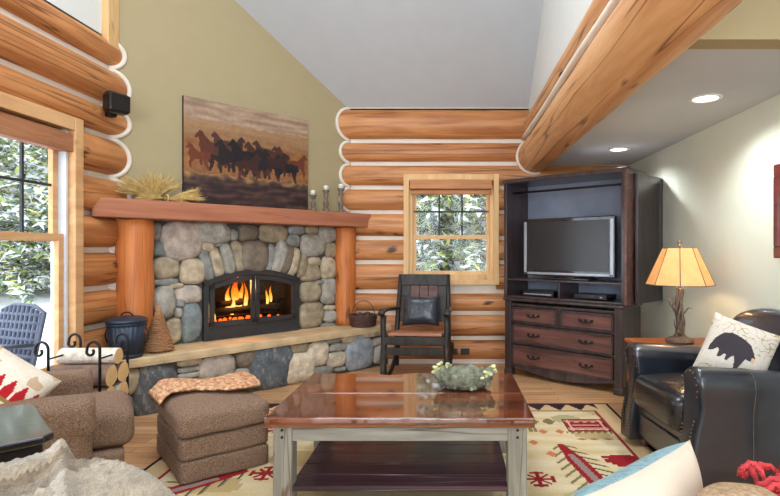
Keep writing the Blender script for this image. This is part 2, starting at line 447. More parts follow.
for i in range(len(BZ) - 1):
    zc = (BZ[i] + BZ[i + 1]) / 2; hz = (BZ[i] - BZ[i + 1]) / 2 - .022; dep = .085 if i else .12
    yc = YB + .005
    segs = []
    if zc + hz > WZ0 - .05 and zc - hz < WZ1 + .05 and not (zc > WZ1): segs = [(-1.45, WX0 - .03), (WX1 + .03, 2.15)]
    else: segs = [(-1.45, 2.15 if i > 1 else 1.0)]
    if i == 2: segs = [(-1.45, 2.15)]
    for j, (a, b) in enumerate(segs):
        obj('log', logbm((a, yc, zc), (b, yc, zc), dep, hz, i * 2 + j), 'log_x', wb, True)
    if zc > 1.7: ending(cb, 'X', yc, zc, hz, dep + .008, 1)
obj('chinking', cb, 'chink', wb, True)
# the log over the window is notched: header piece hides nothing else
LY0, LY1, LZ0, LZ1 = 2.35, 3.80, .42, 2.16        # left window opening (y range, z range)
bm = B()
for ys, zs in (((-3.2, -1.6), (0, 3.02)), ((.6, LY0), (0, 3.02)), ((LY1, 4.5), (0, 3.02)), ((LY0, LY1), (0, LZ0)), ((LY0, LY1), (LZ1, 3.02)), ((-1.6, .6), (0, .5)), ((-1.6, .6), (2.2, 3.02))):  # also leaves an assumed, unseen opening that lets sky light in
    box(bm, (XL - .07, ys[0], zs[0]), (XL, ys[1], zs[1]))
wlf = struct(obj('wall_left', bm, 'chink'))
bm = B(); box(bm, (XL - .2, -3.2, 3.0), (XL + .0, 4.40, 6.4)); struct(obj('wall_left', bm, 'white'))
cb = B()
for i in range(len(LZ) - 1):
    zc = (LZ[i] + LZ[i + 1]) / 2; hz = (LZ[i] - LZ[i + 1]) / 2 - .02; dep = .095 if i else .07
    xc = XL - .005
    if zc - hz > LZ1 - .04 or zc + hz < LZ0 + .04: segs = [(1.2, 4.47)]
    else: segs = [(1.2, LY0 - .03), (LY1 + .03, 4.47)]
    for j, (a, b) in enumerate(segs):
        obj('log', logbm((xc, a, zc), (xc, b, zc), dep, hz, 40 + i * 2 + j), 'log_y', wlf, True)
    if zc > .5: ending(cb, 'Y', xc, zc, hz, dep + .01, 1)
# caulk around the mantel end and the casing edge
obj('chinking', cb, 'chink', wlf, True)
struct(obj('trim_1', bx((XL - .01, 4.23, 2.93), (XL + .055, 4.37, 6.0)), 'pine', bevel=.004))
struct(obj('trim_2', bx((XL - .01, 2.2, 3.39), (XL + .03, 3.72, 3.49)), 'pine_y', bevel=.004))

# diagonal wall: olive drywall above the fireplace
bm = B(); box(bm, (-.3, 0, 1.55), (2.8, .12, 5.9)); box(bm, (-.3, .12, 0), (.3, .2, 1.6))
o = obj('wall_diagonal', bm, 'olive'); o.location = A0; o.rotation_euler = RD; struct(o)
# rear of the room, with assumed tall openings for added lights behind the photographer
bm = B()
for xs, zs in (((-3, -2.3), (0, 5)), ((-.3, .1), (0, 5)), ((2.5, 5.2), (0, 5)), ((-2.3, -.3), (0, .5)), ((.1, 2.5), (0, .5)), ((-2.3, -.3), (3.2, 5)), ((.1, 2.5), (3.2, 5))):
    box(bm, (xs[0], -3.3, zs[0]), (xs[1], -3.15, zs[1]))
struct(obj('wall_front', bm, 'white'))

# ------------------------------------------------------------------ windows
def window_back():
    yf = YB - .085
    r = thing('window_1', 'pine-framed double-hung window in the log wall above the rocking chair', 'window', (0, 0, 0)); r['kind'] = 'structure'
    bm = B(); X0, X1, Z0, Z1 = -.525, .555, .905, 2.16
    for lo, hi, e in (((X0, Z0), (WX0 + .005, Z1), 0), ((WX1 - .005, Z0), (X1, Z1), 0), ((WX0 + .005, WZ1 - .005), (WX1 - .005, Z1 - .001), .002), ((WX0 + .005, Z0 + .001), (WX1 - .005, WZ0 + .005), .002)):
        box(bm, (lo[0], yf + e, lo[1]), (hi[0], YB + .02, hi[1]))
    obj('casing', bm, 'pine', r, bevel=.004)
    bm = B(); t = .055; ym = YB + .09
    for lo, hi in (((WX0, WZ0), (WX0 + t * .75, WZ1)), ((WX1 - t * .75, WZ0), (WX1, WZ1)), ((WX0 + t * .75, WZ0), (WX1 - t * .75, WZ0 + .07)), ((WX0 + t * .75, WZ1 - .06), (WX1 - t * .75, WZ1))):
        box(bm, (lo[0], YB - .02, lo[1]), (hi[0], YB + .14, hi[1]))
    obj('jamb', bm, 'pine', r, bevel=.003)
    zr = 1.44
    for nm, za, zb in (('upper_sash', zr - .01, WZ1), ('lower_sash', WZ0 + .06, zr + .03)):
        bm = B(); yy = YB + (.08 if nm[0] == 'u' else .04); k = .05
        box(bm, (WX0 + .03, yy, za), (WX0 + .03 + k, yy + .035, zb)); box(bm, (WX1 - .03 - k, yy, za), (WX1 - .03, yy + .035, zb))
        box(bm, (WX0 + .03 + k, yy + .001, za), (WX1 - .03 - k, yy + .034, za + .045)); box(bm, (WX0 + .03 + k, yy + .001, zb - .045), (WX1 - .03 - k, yy + .034, zb))
        s = obj(nm, bm, 'pine', r, bevel=.003)
        obj('pane', bx((WX0 + .05, yy + .012, za + .02), (WX1 - .05, yy + .018, zb - .02)), 'glass', s)
        if nm[0] == 'u':
            bm = B(); yy = YB + .075
            for x in (-.125, .14): box(bm, (x - .01, yy, zr), (x + .01, yy + .03, WZ1))
            box(bm, (WX0 + .05, yy, 1.735), (WX1 - .05, yy + .03, 1.755))
            obj('muntins', bm, 'frame_dark', s)
    bm = B(); box(bm, (-.455, YB - .10, 1.99), (.475, YB - .0, 2.095))
    v = obj('valance', bm, 'shade_wood_x', r, bevel=.006)
    bm = B(); box(bm, (-.445, YB - .07, 1.93), (.465, YB - .02, 1.985)); 
    obj('folded_blind', bm, 'shade_wood_x', r, bevel=.01)
window_back()
def window_left():
    r = thing('window_2', 'tall pine-framed double-hung window in the left log wall looking onto snow', 'window'); r['kind'] = 'structure'
    xf = XL + .10
    bm = B(); y0, y1, z0, z1 = LY0 - .1, LY1 + .08, LZ0 - .1, LZ1 + .09
    box(bm, (XL - .02, LY1 - .005, z0), (xf, y1, z1)); box(bm, (XL - .02, y0, z0), (xf, LY0 + .005, z1))
    box(bm, (XL - .02, LY0 + .006, LZ1 - .005), (xf - .002, LY1 - .006, z1 - .001)); box(bm, (XL - .02, LY0 + .006, z0), (xf - .002, LY1 - .006, LZ0 + .005))
    obj('casing', bm, 'pine_y', r, bevel=.005)
    bm = B()
    box(bm, (XL - .065, LY1 - .012, LZ0), (XL, LY1, LZ1)); box(bm, (XL - .065, LY0, LZ0), (XL, LY0 + .03, LZ1))
    box(bm, (XL - .065, LY0, LZ1 - .03), (XL, LY1, LZ1)); box(bm, (XL - .065, LY0, LZ0), (XL, LY1, LZ0 + .04))
    obj('jamb', bm, 'pine', r)
    bm = B(); box(bm, (XL - .06, LY1 - .032, LZ0), (XL + .05, LY1 - .012, LZ1))
    obj('track', bm, 'vinyl', r)
    zr = 1.36
    for nm, za, zb, xx in (('upper_sash', zr, LZ1 - .02, XL - .04), ('lower_sash', LZ0 + .03, zr + .055, XL + .0)):
        bm = B(); k = .048; ya, yb = LY0 + .03, LY1 - .034
        box(bm, (xx, ya, za), (xx + .035, ya + k, zb)); box(bm, (xx, yb - k, za), (xx + .035, yb, zb))
        box(bm, (xx, ya + k, za), (xx + .033, yb - k, za + .05)); box(bm, (xx, ya + k, zb - .05), (xx + .033, yb - k, zb))
        s = obj(nm, bm, 'pine_y', r, bevel=.003)
        obj('pane', bx((xx + .015, ya + .02, za + .02), (xx + .02, yb - .02, zb - .02)), 'glass', s)
        if nm[0] == 'u':
            bm = B()
            for y in (2.67, 2.94, 3.205, 3.467): box(bm, (xx + .01, y - .009, za), (xx + .026, y + .009, zb))
            for z in (1.755,): box(bm, (xx + .012, ya + k, z - .009), (xx + .024, yb - k, z + .009))
            obj('muntins', bm, 'frame_dark', s)
    obj('valance', bx((XL + .0, LY0 + .01, 2.0), (XL + .085, LY1 - .005, 2.13)), 'shade_wood', r, bevel=.005)
window_left()

# ------------------------------------------------------------------ fireplace
fp = thing('fireplace', 'river-stone corner fireplace with raised hearth and arched iron fire doors', 'fireplace', A0, YAW_D)
UL, UR = .685, 1.644           # opening
bm = B()
box(bm, (-.05, -.0, 0), (UL + .02, .5, 1.56)); box(bm, (UR - .02, 0, 0), (2.62, .5, 1.56)); box(bm, (UL, 0, 1.12), (UR, .5, 1.56))
box(bm, (UL, 0, 0), (UR, .5, .46)); box(bm, (UL, .42, .4), (UR, .5, 1.2))
# spandrels above the arch
K = 10
for s in (0, 1):
    pass
poly = [(UL, 1.12)] + [(UL + (UR - UL) * k / 12, .985 + .11 * math.sin(PI * k / 12) ** .8) for k in range(13)] + [(UR, 1.12)]
if True:
    for k in range(1, 13):
        (a, za), (b, zb) = poly[k], poly[k + 1]
        box(bm, (a, 0, min(za, zb)), (b, .1, 1.13))
# hearth core
box(bm, (-.55, -.36, 0), (-.05, .0, .40)); box(bm, (-.05, -.36, 0), (2.6, 0, .40))
obj('mortar', bm, 'mortar', fp)
def stone_mesh(lst, zx, zy, sc, d, bulge, seed=0, limits=None):
    bm = B(); cl = bm.loops.layers.float_color.new('col')
    for q, (x0, y0, x1, y1, rot, col) in enumerate(lst):
        cx, cy = (x0 + x1) / 2 / sc + zx, (y0 + y1) / 2 / sc + zy
        ul, _ = diag_z(x0 / sc + zx, cy, d); ur, _ = diag_z(x1 / sc + zx, cy, d)
        u, z = diag_z(cx, cy, d); _, zt = diag_z(cx, y0 / sc + zy, d); _, zb = diag_z(cx, y1 / sc + zy, d)
        w, h = (ur - ul) / 2 * 1.06, (zt - zb) / 2 * 1.06
        if rot:   # narrow slanted stones: bounding box given, shrink width
            L = max(h, w) * 1.02; tw = min(w, h) * .70; R = math.radians(rot)
        else: L = h; tw = w; R = 0
        rr = random.Random(q * 13 + seed); sa = rr.random() * 50
        nu, nv = (72, 20) if min(w, h) > .06 else (36, 10); rows = []
        bl = bulge * (.7 + .5 * rr.random()) * min(1, .55 + min(w, h) * 5)
        ex = .68
        for j in range(nv + 1):
            ph = PI / 2 * j / nv; row = []
            rad = math.cos(ph) ** .55
            for i in range(nu):
                th = 2 * PI * i / nu
                wob = 1 + .13 * noise.noise(Vector((math.cos(th) * 1.1 + sa, math.sin(th) * 1.1, sa))) + .03 * noise.noise(Vector((math.cos(th) * 3, math.sin(th) * 3, sa)))
                lx = tw * rad * wob * spow(math.cos(th), ex); lz = L * rad * wob * spow(math.sin(th), ex)
                X = lx * math.cos(R) - lz * math.sin(R); Z = lx * math.sin(R) + lz * math.cos(R)
                dd = d - .015 + bl * math.sin(ph) ** .8 + .004 * noise.noise(Vector((X * 20, Z * 20, sa)))
                row.append(bm.verts.new((u + X, -dd, z + Z)))
            rows.append(row)
        fs = []
        for j in range(nv):
            for i in range(nu): fs.append(bm.faces.new((rows[j][i], rows[j][(i + 1) % nu], rows[j + 1][(i + 1) % nu], rows[j + 1][i])))
        c = lin(col); k = .93 + .14 * rr.random()
        dark = sum(col) < 312
        for f in fs:
            f.smooth = True; q_ = f.calc_center_median(); n1 = noise.fractal(Vector((q_.x * 14 + sa, q_.z * 14, sa)), 1, 2, 4); kk = k * (1 + .32 * n1)
            cc = (c[0] * kk, c[1] * kk, c[2] * kk)
            if dark:
                n2 = noise.noise(Vector((q_.x * 20 + q_.z * 8 + .6 * n1, q_.z * 2.5, sa)))
                t_ = max(0, 1 - abs(n2) / .16) ** 2 * .75; cc = tuple(a_ * (1 - t_) + b_ * t_ for a_, b_ in zip(cc, (.34, .33, .30)))
            for l in f.loops: l[cl] = (*cc, 1)
    return bm
G1, G2, T1, T2, P1, BG, LT, BR = (160, 156, 146), (134, 134, 130), (182, 166, 140), (158, 144, 120), (178, 165, 153), (124, 134, 134), (206, 194, 172), (118, 106, 92)
face = [(75,80,215,210,0,P1),(178,75,320,155,0,G1),(42,80,75,142,0,G2),(42,146,98,200,0,BG),(45,202,140,278,0,T2),(142,208,228,298,0,T1),(118,302,220,364,0,P1),
 (45,279,138,303,0,G2),(42,307,124,418,0,G1),(145,366,218,500,0,BG),(88,418,146,506,0,T1),(119,380,148,417,0,G1),(122,352,158,379,0,G2),(100,294,155,314,0,T1),
 (208,185,262,290,14,G2),(243,168,300,276,13,T1),(280,155,338,265,14,G1),(318,147,380,262,12,T2),(352,146,450,256,0,BR),(436,160,482,256,-12,G2),(463,143,519,260,-15,G1),(488,160,544,262,-15,BR),(517,170,568,268,-14,T1),(553,190,592,275,-12,T2),
 (345,86,418,146,0,BR),(420,86,520,150,0,T2),(316,105,346,143,0,G2),(524,88,582,124,0,G2),(518,123,566,165,0,G2),(568,122,655,200,0,G1),(630,94,692,150,0,G1),(655,150,692,205,0,T2),
 (592,202,640,233,0,T1),(567,230,638,288,0,T2),(639,204,692,280,0,T1),(565,291,637,360,0,T2),(637,277,692,370,0,G1),(562,362,647,452,0,T2),(648,390,692,432,0,G1),(650,371,692,390,0,T1),(640,433,692,455,0,G2),
 (584,92,628,122,0,T2),(216,150,262,184,0,T1),(98,192,150,212,0,G2),(264,152,312,166,0,G2),(562,452,640,466,0,G1),(212,168,242,200,0,G2),(618,284,650,300,0,G2)]
obj('stone_surround', stone_mesh(face, 140, 200, 3.541, .0, .075), 'stone', fp)
hf = [(30,172,100,240,0,T1),(88,160,196,296,0,(96,98,100)),(196,146,258,167,0,T1),(196,168,258,182,0,G1),(196,183,250,198,0,G1),(190,199,258,226,0,T2),(252,140,342,205,0,P1),(343,127,391,170,0,BR),(384,112,477,222,-6,(92,100,106)),
 (340,171,386,194,0,G1),(342,196,382,222,0,T1),(473,110,528,134,0,T2),(460,135,530,208,-6,LT),(522,105,578,165,0,LT),(568,96,612,110,0,G2),(612,86,652,108,0,T1),(580,109,625,130,0,G1),(573,132,620,168,0,LT),(620,90,690,175,0,(150,158,166)),
 (532,167,590,190,0,G2),(593,168,622,180,0,G1),(660,79,718,93,0,T1),(685,94,716,117,0,G1),(690,108,724,160,0,G1),(260,206,340,236,0,G1),(196,226,250,262,0,G1),(20,240,86,300,0,G2),(-40,190,30,300,0,T2),(392,222,470,240,0,G2)]
hf = [t if t[4] == 0 else (t[0] - 14, t[1], t[2] + 14, t[3], 0, t[5]) for t in hf]
obj('stone_base', stone_mesh(hf, 100, 300, 2.53, .36, .07, 99), 'stone', fp)
# slab
bm = B(); n = 60; T = []; 
for i in range(n + 1):
    u = -.43 + 3.08 * i / n
    u = min(u, 2.66)
    dd = .425 + .008 * noise.noise(Vector((u * 7, 0, 3)))
    T.append([bm.verts.new(Lr(u, e, z)) for e, z in ((0, .46), (dd - .012, .462), (dd, .452), (dd + .003, .42), (dd, .392), (.0, .388))])
for i in range(n):
    for k in range(6): bm.faces.new((T[i][k], T[i][(k + 1) % 6], T[i + 1][(k + 1) % 6], T[i + 1][k]))
bm.faces.new(T[0]); bm.faces.new(T[-1])
obj('hearth_slab', bm, 'slab', fp)
# firebox
bm = B()
box(bm, (UL, .38, .46), (UR, .40, 1.15)); box(bm, (UL - .0, .03, .46), (UL + .03, .4, 1.1)); box(bm, (UR - .03, .03, .46), (UR, .4, 1.1)); box(bm, (UL, .03, .46), (UR, .4, .60)); box(bm, (UL, .1, 1.1), (UR, .4, 1.13))
obj('firebox', bm, 'soot', fp)
def arch(x): # underside of stones at local x
    t = (x - UL) / (UR - UL); return .995 + .10 * math.sin(PI * max(0, min(1, t))) ** .9
bm = B(); n = 24; fr0 = -.045
def strip(bm, x0, x1, fa, fb, y0, y1, n=16):
    for k in range(n):
        a, b = x0 + (x1 - x0) * k / n, x0 + (x1 - x0) * (k + 1) / n
        vs = [bm.verts.new((x, y, z)) for x, (lo, hi) in ((a, (fa(a), fb(a))), (b, (fa(b), fb(b)))) for y in (y0, y1) for z in (lo, hi)]
        for f in ((0, 1, 3, 2), (4, 6, 7, 5), (0, 4, 5, 1), (2, 3, 7, 6), (0, 2, 6, 4), (1, 5, 7, 3)): bm.faces.new([vs[i] for i in f])
    bmesh.ops.remove_doubles(bm, verts=bm.verts, dist=1e-5)
box(bm, (UL - .01, fr0, .46), (UR + .01, 0.03, .585))
box(bm, (UL - .01, fr0, .585), (UL + .035, .03, 1.0)); box(bm, (UR - .035, fr0, .585), (UR + .01, .03, 1.0))
strip(bm, UL - .01, UR + .01, lambda x: arch(x) - .035, lambda x: arch(x) + .015, fr0, .03)
obj('door_frame', bm, 'castiron', fp)
um = (UL + UR) / 2
for a, b, hx in ((UL + .04, um - .004, um - .03), (um + .004, UR - .04, um + .03)):
    bm = B(); y0, y1 = -.062, -.035; w = .04
    box(bm, (a, y0, .59), (a + w, y1, arch(a + w) - .05)); box(bm, (b - w, y0, .59), (b, y1, arch(b - w) - .05)); box(bm, (a, y0, .59), (b, y1, .635))
    strip(bm, a, b, lambda x: arch(x) - .085, lambda x: arch(x) - .045, y0, y1)
    dr = obj('door', bm, 'castiron', fp)
    obj('door_glass', bx((a + .03, -.05, .62), (b - .03, -.046, .99)), 'fireglass', dr)
    bm = B(); tube(bm, [(hx, -.062, .80), (hx, -.085, .80), (hx, -.085, .88), (hx, -.062, .88)], .006, 8); obj('handle', bm, 'iron', dr, True)
# burning logs and flames
root = thing('fire_grate', 'dark iron grate inside the firebox under the burning logs', 'grate', A0, YAW_D)
bm = B()
for k in range(9): tube(bm, [(UL + .17 + .075 * k, .06, .66), (UL + .17 + .075 * k, .30, .66)], .008, 6)
for x in (UL + .17, UL + .77):
    for y in (.08, .28): tube(bm, [(x, y, .66), (x, y, .60)], .008, 6)
tube(bm, [(UL + .15, .07, .66), (UL + .79, .07, .66)], .01, 6); tube(bm, [(UL + .15, .28, .66), (UL + .79, .28, .66)], .01, 6)
obj('bars', bm, 'iron', root)
for k, (x0, y0, z0, x1, y1, z1, r, lb) in enumerate(((UL + .14, .11, .705, UL + .82, .10, .71, .035, 'charred log lying across the front of the fire'),
        (UL + .10, .22, .715, UL + .78, .25, .72, .045, 'charred log lying at the back of the fire'), (UL + .2, .13, .77, UL + .75, .22, .80, .035, 'charred log resting diagonally on top of the other burning logs'))):
    bm = B(); P = [Vector((x0, y0, z0)).lerp(Vector((x1, y1, z1)), t / 8) for t in range(9)]
    tube(bm, P, [r * (1 + .15 * math.sin(t * 2 + k)) for t in range(9)], 12); o = obj('fire_log', bm, 'char', None, True)
    o.location = A0; o.rotation_euler = RD; tag(o, lb, 'log', 'burning logs in the fireplace')
def flame_bm(x, y, z, w, h, seed):
    bm = B(); rr = random.Random(seed); prof = []
    for k in range(15):
        t = k / 14; rad = w * (math.sin(PI * min(1, t * .95 + .12)) ** .8) * (1 - t) ** .55 + .001
        prof.append((rad, h * t))
    pts = [(x + w * .6 * math.sin(t * 5 + seed) * t, y, z + hh) for (r_, hh), t in zip(prof, [k / 14 for k in range(15)])]
    tube(bm, pts, [p[0] * .72 for p in prof], 12, flat=.6); return bm
fl = [(UL + .29, .14, .70, .03, .17, 11), (UL + .47, .13, .70, .035, .30, 12), (UL + .41, .2, .72, .04, .33, 13), (UL + .13, .08, .62, .03, .16, 14), (UL + .10, .06, .62, .045, .20, 1), (UL + .06, .10, .62, .03, .12, 9), (UL + .32, .17, .70, .05, .26, 2), (UL + .38, .15, .74, .06, .36, 3), (UL + .44, .18, .72, .05, .27, 4), (UL + .33, .12, .66, .04, .2, 5), (UL + .56, .15, .72, .045, .24, 6), (UL + .71, .14, .74, .028, .16, 7), (UL + .75, .14, .76, .025, .18, 8)]
bm = B()
tmp = []
me_all = B()
for (x, y, z, w, h, s) in fl:
    b2 = flame_bm(x, y, z, w, h, s)
    me_t = bpy.data.meshes.new('t'); b2.to_mesh(me_t); b2.free(); me_all.from_mesh(me_t); bpy.data.meshes.remove(me_t)
o = obj('flames', me_all, 'flame', None, True); o.location = A0; o.rotation_euler = RD
tag(o, 'orange and yellow flames rising behind the glass fire doors', 'fire', None, 'stuff')
bm = B()
for k in range(26): ball(bm, (UL + .12 + .7 * rnd.random(), .08 + .2 * rnd.random(), .605 + .01 * rnd.random()), .012 + .012 * rnd.random(), 6, 4)
o = obj('embers', bm, 'ember'); o.location = A0; o.rotation_euler = RD; tag(o, 'glowing embers on the firebox floor under the grate', 'embers', None, 'stuff')
for (uu, p) in ((UL + .4, 14), ):
    L = bpy.data.lights.new('fire_light', 'POINT'); L.energy = p; L.color = (1, .45, .15); L.shadow_soft_size = .08
    lo = bpy.data.objects.new('fire_light', L); COL.objects.link(lo); lo.location = D_(uu, -.06, .95)

# mantel beam and posts
mt = thing('fireplace_mantel', 'reddish timber mantel beam carried by two peeled log posts', 'mantel', A0, YAW_D)
bm = B(); 
vs = [(-.40, 0), (-.245, -.235), (2.50, -.235), (2.62, 0.0), ]
prism(bm, [(-.20, .0), (-.245, -.225), (-.225, -.24), (2.462, -.24), (2.50, -.0)], 2, 1.555, 1.71)
obj('beam', bm, 'mantel', mt, bevel=.012)
def post(u, r, seed):
    bm = B(); P = [(u + .006 * math.sin(k), -.055, .462 + 1.093 * k / 16) for k in range(17)]
    tube(bm, P, [r * (1 + .05 * noise.noise(Vector((k * .4, seed, 0)))) for k in range(17)], 28); return bm
obj('post', post(.105, .14, 1), 'log_z', mt, True); obj('post', post(2.235, .115, 5), 'log_z', mt, True)

# painting
up0, up1, pz0, pz1 = .5, 1.765, 1.725, 2.68
pt = thing('horse_painting', 'large unframed canvas of a dark running horse herd resting on the mantel', 'painting', A0, YAW_D)
W_, H_ = up1 - up0, pz1 - pz0
horses = []
def horse(x, y, s, c, flip=1):
    P = [(-.5,-.02),(-.44,.2),(-.2,.24),(.02,.24),(.14,.34),(.24,.5),(.33,.56),(.37,.5),(.48,.36),(.44,.3),(.36,.34),(.36,.14),(.32,-.06),(.38,-.25),(.32,-.46),(.25,-.46),(.25,-.25),(.14,-.12),(-.1,-.12),(-.2,-.08),(-.24,-.28),(-.34,-.48),(-.42,-.46),(-.36,-.25),(-.42,-.04)]
    horses.append(([(x + flip * a * s, y + b * s * 1.25) for a, b in P], c))
for (x, y, s, c, fl_) in [(a_, b_ + .0, c_ * 1.55, d_, e_) for a_, b_, c_, d_, e_ in ((.36,.56,.13,(66,40,34),1),(.60,.56,.12,(80,46,34),-1),(.75,.54,.11,(86,48,36),-1),(.26,.45,.14,(48,30,30),1),(.58,.42,.13,(28,22,26),-1),(.20,.52,.17,(104,52,34),-1),(.10,.44,.12,(128,60,36),-1),(.28,.58,.12,(92,52,40),-1),(.66,.50,.15,(92,46,34),1),(.90,.47,.13,(122,56,38),1),(.55,.50,.15,(82,42,32),-1),(.34,.46,.17,(36,26,28),-1),(.44,.48,.17,(26,22,28),-1),(.54,.44,.16,(40,26,26),1),(.64,.44,.16,(30,28,40),-1),(.80,.42,.15,(24,24,34),-1),(.48,.40,.14,(70,36,28),1),(.72,.46,.13,(60,34,30),1))]: horse(x, y, s, c, fl_)
def mix3(a, b, t): t = max(0, min(1, t)); return tuple(a[i] * (1 - t) + b[i] * t for i in range(3))
def paintcol(u, v):
    n = noise.noise(Vector((u * 6, v * 26, 0))); n2 = noise.noise(Vector((u * 18, v * 18, 4)))
    x, y = u, v + .03 * n2
    for P, c in reversed(horses):
        if inpoly(x + .008 * n2, v + .01 * noise.noise(Vector((u * 30, v * 30, 9))), P): return mix3(tuple(q * .8 for q in c), (140, 86, 52), max(0, (.36 - v) * 3 + .35 * n2 + .1))
    if y > .8: return mix3((176, 148, 122), (136, 112, 94), .5 + .9 * n)
    if y > .62: return mix3((134, 98, 66), (156, 122, 88), (y - .62) * 5 + .5 * n)
    if y > .30: return mix3((158, 108, 62), (118, 76, 46), .5 + .7 * n2)
    if y > .23: return mix3((60, 44, 38), (172, 126, 82), (y - .23) * 11 + .4 * n2)
    return mix3((40, 30, 32), (94, 64, 54), .35 + .9 * n + .4 * n2)
bm = bx((up0, -.035, pz0), (up1, -.004, pz1)); obj('canvas_edge', bm, 'soot', pt)
grid_obj('canvas', 'paint', 260, 190, lambda a, b: (up0 + W_ * a, -.0365, pz0 + H_ * b), paintcol, pt, False)

# ------------------------------------------------------------------ things on mantel and hearth
def candle(px, py_top, label, clabel, ht, rr, d=.12):
    u = diag_u(px, d); p = D_(u, d, 1.71)
    t = thing('candle_holder', label, 'candle holder', p, 0, 'turned candle holders on the mantel')
    bm = B(); prof = [(.042, 0), (.045, .012), (.03, .03), (.018, .045), (.026, .07), (.03, .10), (.016, .13), (.014, ht * .62), (.028, ht * .78), (.02, ht * .86), (.036, ht * .94), (.040, ht)]
    prof = [(r * rr, z if z < .14 or True else z) for r, z in prof]
    prof = sorted(prof, key=lambda q: q[1])
    lathe(bm, prof, 24); obj('stem', bm, 'holder', t, True)
    bm = B(); lathe(bm, [(.026, ht + .001), (.027, ht + .045), (.02, ht + .05), (.002, ht + .046)], 20)
    c = obj('candle', bm, 'candle', None, True); c.location = p; tag(c, clabel, 'candle', 'pillar candles on the mantel')
candle(313, 188, 'shortest turned wooden candle holder, next to the painting', 'cream candle on the shortest holder nearest the painting', .17, 1.0)
candle(326, 181, 'middle turned wooden candle holder of the three on the mantel', 'cream candle on the middle of the three holders', .235, 1.0)
candle(341, 178, 'tallest turned wooden candle holder at the right end of the mantel', 'cream candle on the tallest holder at the right end', .27, 1.05)

wt = thing('dried_wheat_bundle', 'loose bundle of dried straw-coloured wheat lying on the left end of the mantel', 'dried wheat', A0, YAW_D)
bm = B(); be = B()
for k in range(420):
    side = k % 3; rr = random.Random(k)
    if side < 2: base = Vector((.17 + .12 * rr.random(), -.13 + .05 * rr.random(), 1.725 + .03 * rr.random())); an = PI + rr.uniform(-.15, -.95) if rr.random() < .5 else PI - rr.uniform(1.2, 2.5)
    else: base = Vector((.34, -.13, 1.735)); an = rr.uniform(-.05, .55)
    L_ = rr.uniform(.16, .29); dv = Vector((math.cos(an), rr.uniform(-.3, .3), abs(math.sin(an)) * .75)) * L_
    mid = base + dv * .55 + Vector((0, 0, .015)); tip = base + dv; tip.z = max(tip.z, 1.722); tip.y = max(-.22, min(-.02, tip.y))
    tube(bm, [base, mid], [.002, .0016], 4, cap=False)
    tube(be, [mid, mid.lerp(tip, .5), tip], [.0016, .004, .0008], 5, cap=False)
    for q in range(2):
        sp = Vector((rr.uniform(-.02, .02), rr.uniform(-.02, .02), rr.uniform(0, .035))); tube(be, [mid.lerp(tip, .6), tip + sp], [.001, .0005], 3, cap=False)
for k in range(90):
    rr = random.Random(k + 900); y = -.13 + rr.uniform(-.03, .03); z = 1.715 + rr.random() * .05
    tube(bm, [(.08 + rr.random() * .1, y, z), (.3, y * .6 - .05, 1.74), (.42 + rr.random() * .1, y, z)], .0022, 4, cap=False)
obj('stalks', bm, 'straw', wt); obj('ears', be, 'straw', wt)
bm = B(); tube(bm, [(.33, -.13 + .034 * math.cos(a), 1.742 + .03 * math.sin(a)) for a in [2 * PI * k / 12 for k in range(13)]], .008, 6); obj('tie', bm, 'straw', wt, True)

p = (-2.53, 4.15, .4625)
t = thing('lidded_bucket', 'blue-grey fluted metal ash bucket with lid on the left of the hearth', 'bucket', p)
flut = lambda f: 1 + (.02 if int(f * 48 + .01) % 2 else -.012)
bm = B(); lathe(bm, [(.108, 0), (.112, .012), (.113, .03)], 48); lathe(bm, [(.112, .03), (.135, .25)], 96, rfun=lambda f: 1 + .022 * math.cos(f * 2 * PI * 24)); lathe(bm, [(.136, .25), (.142, .262), (.138, .275)], 48)
obj('body', bm, 'bucket', t, True)
bm = B(); lathe(bm, [(.144, .272), (.146, .295), (.135, .30), (.10, .315), (.02, .325)], 48); li = obj('lid', bm, 'bucket', t, True)
bm = B(); tube(bm, [(.045 * math.cos(a), 0, .32 + .03 * math.sin(a)) for a in [PI * k / 8 for k in range(9)]], .006, 8); obj('lid_handle', bm, 'iron', li, True)
for s in (-1, 1):
    bm = B(); tube(bm, [(s * (.135 + .035 * math.sin(a)), 0, .17 + .06 * math.cos(a)) for a in [PI * k / 8 for k in range(9)]], .005, 8); obj('side_handle', bm, 'iron', t, True)

u = diag_u(158.5, .24); p = D_(u, .24, .4625)
t = thing('wicker_cone', 'woven twig cone tree standing on the hearth beside the ash bucket', 'decoration', p)
bm = B(); P = []; R_ = []
for k in range(24 * 24):
    f = k / (24 * 24); r = .105 * (1 - f) ** .85 * (1 + .06 * math.sin(k * 1.7)) + .008; a = 2 * PI * f * 24; P.append((r * math.cos(a), r * math.sin(a), .01 + .34 * f)); R_.append(.0085 * (1 - .3 * f))
tube(bm, P, R_, 6); obj('coil', bm, 'wicker', t, True)
bm = B()
for k in range(24):
    a = 2 * PI * k / 24; tube(bm, [(.108 * math.cos(a), .108 * math.sin(a), 0), (.055 * math.cos(a), .055 * math.sin(a), .18), (.006 * math.cos(a), .006 * math.sin(a), .39)], .003, 5)
obj('ribs', bm, 'wicker', t, True)

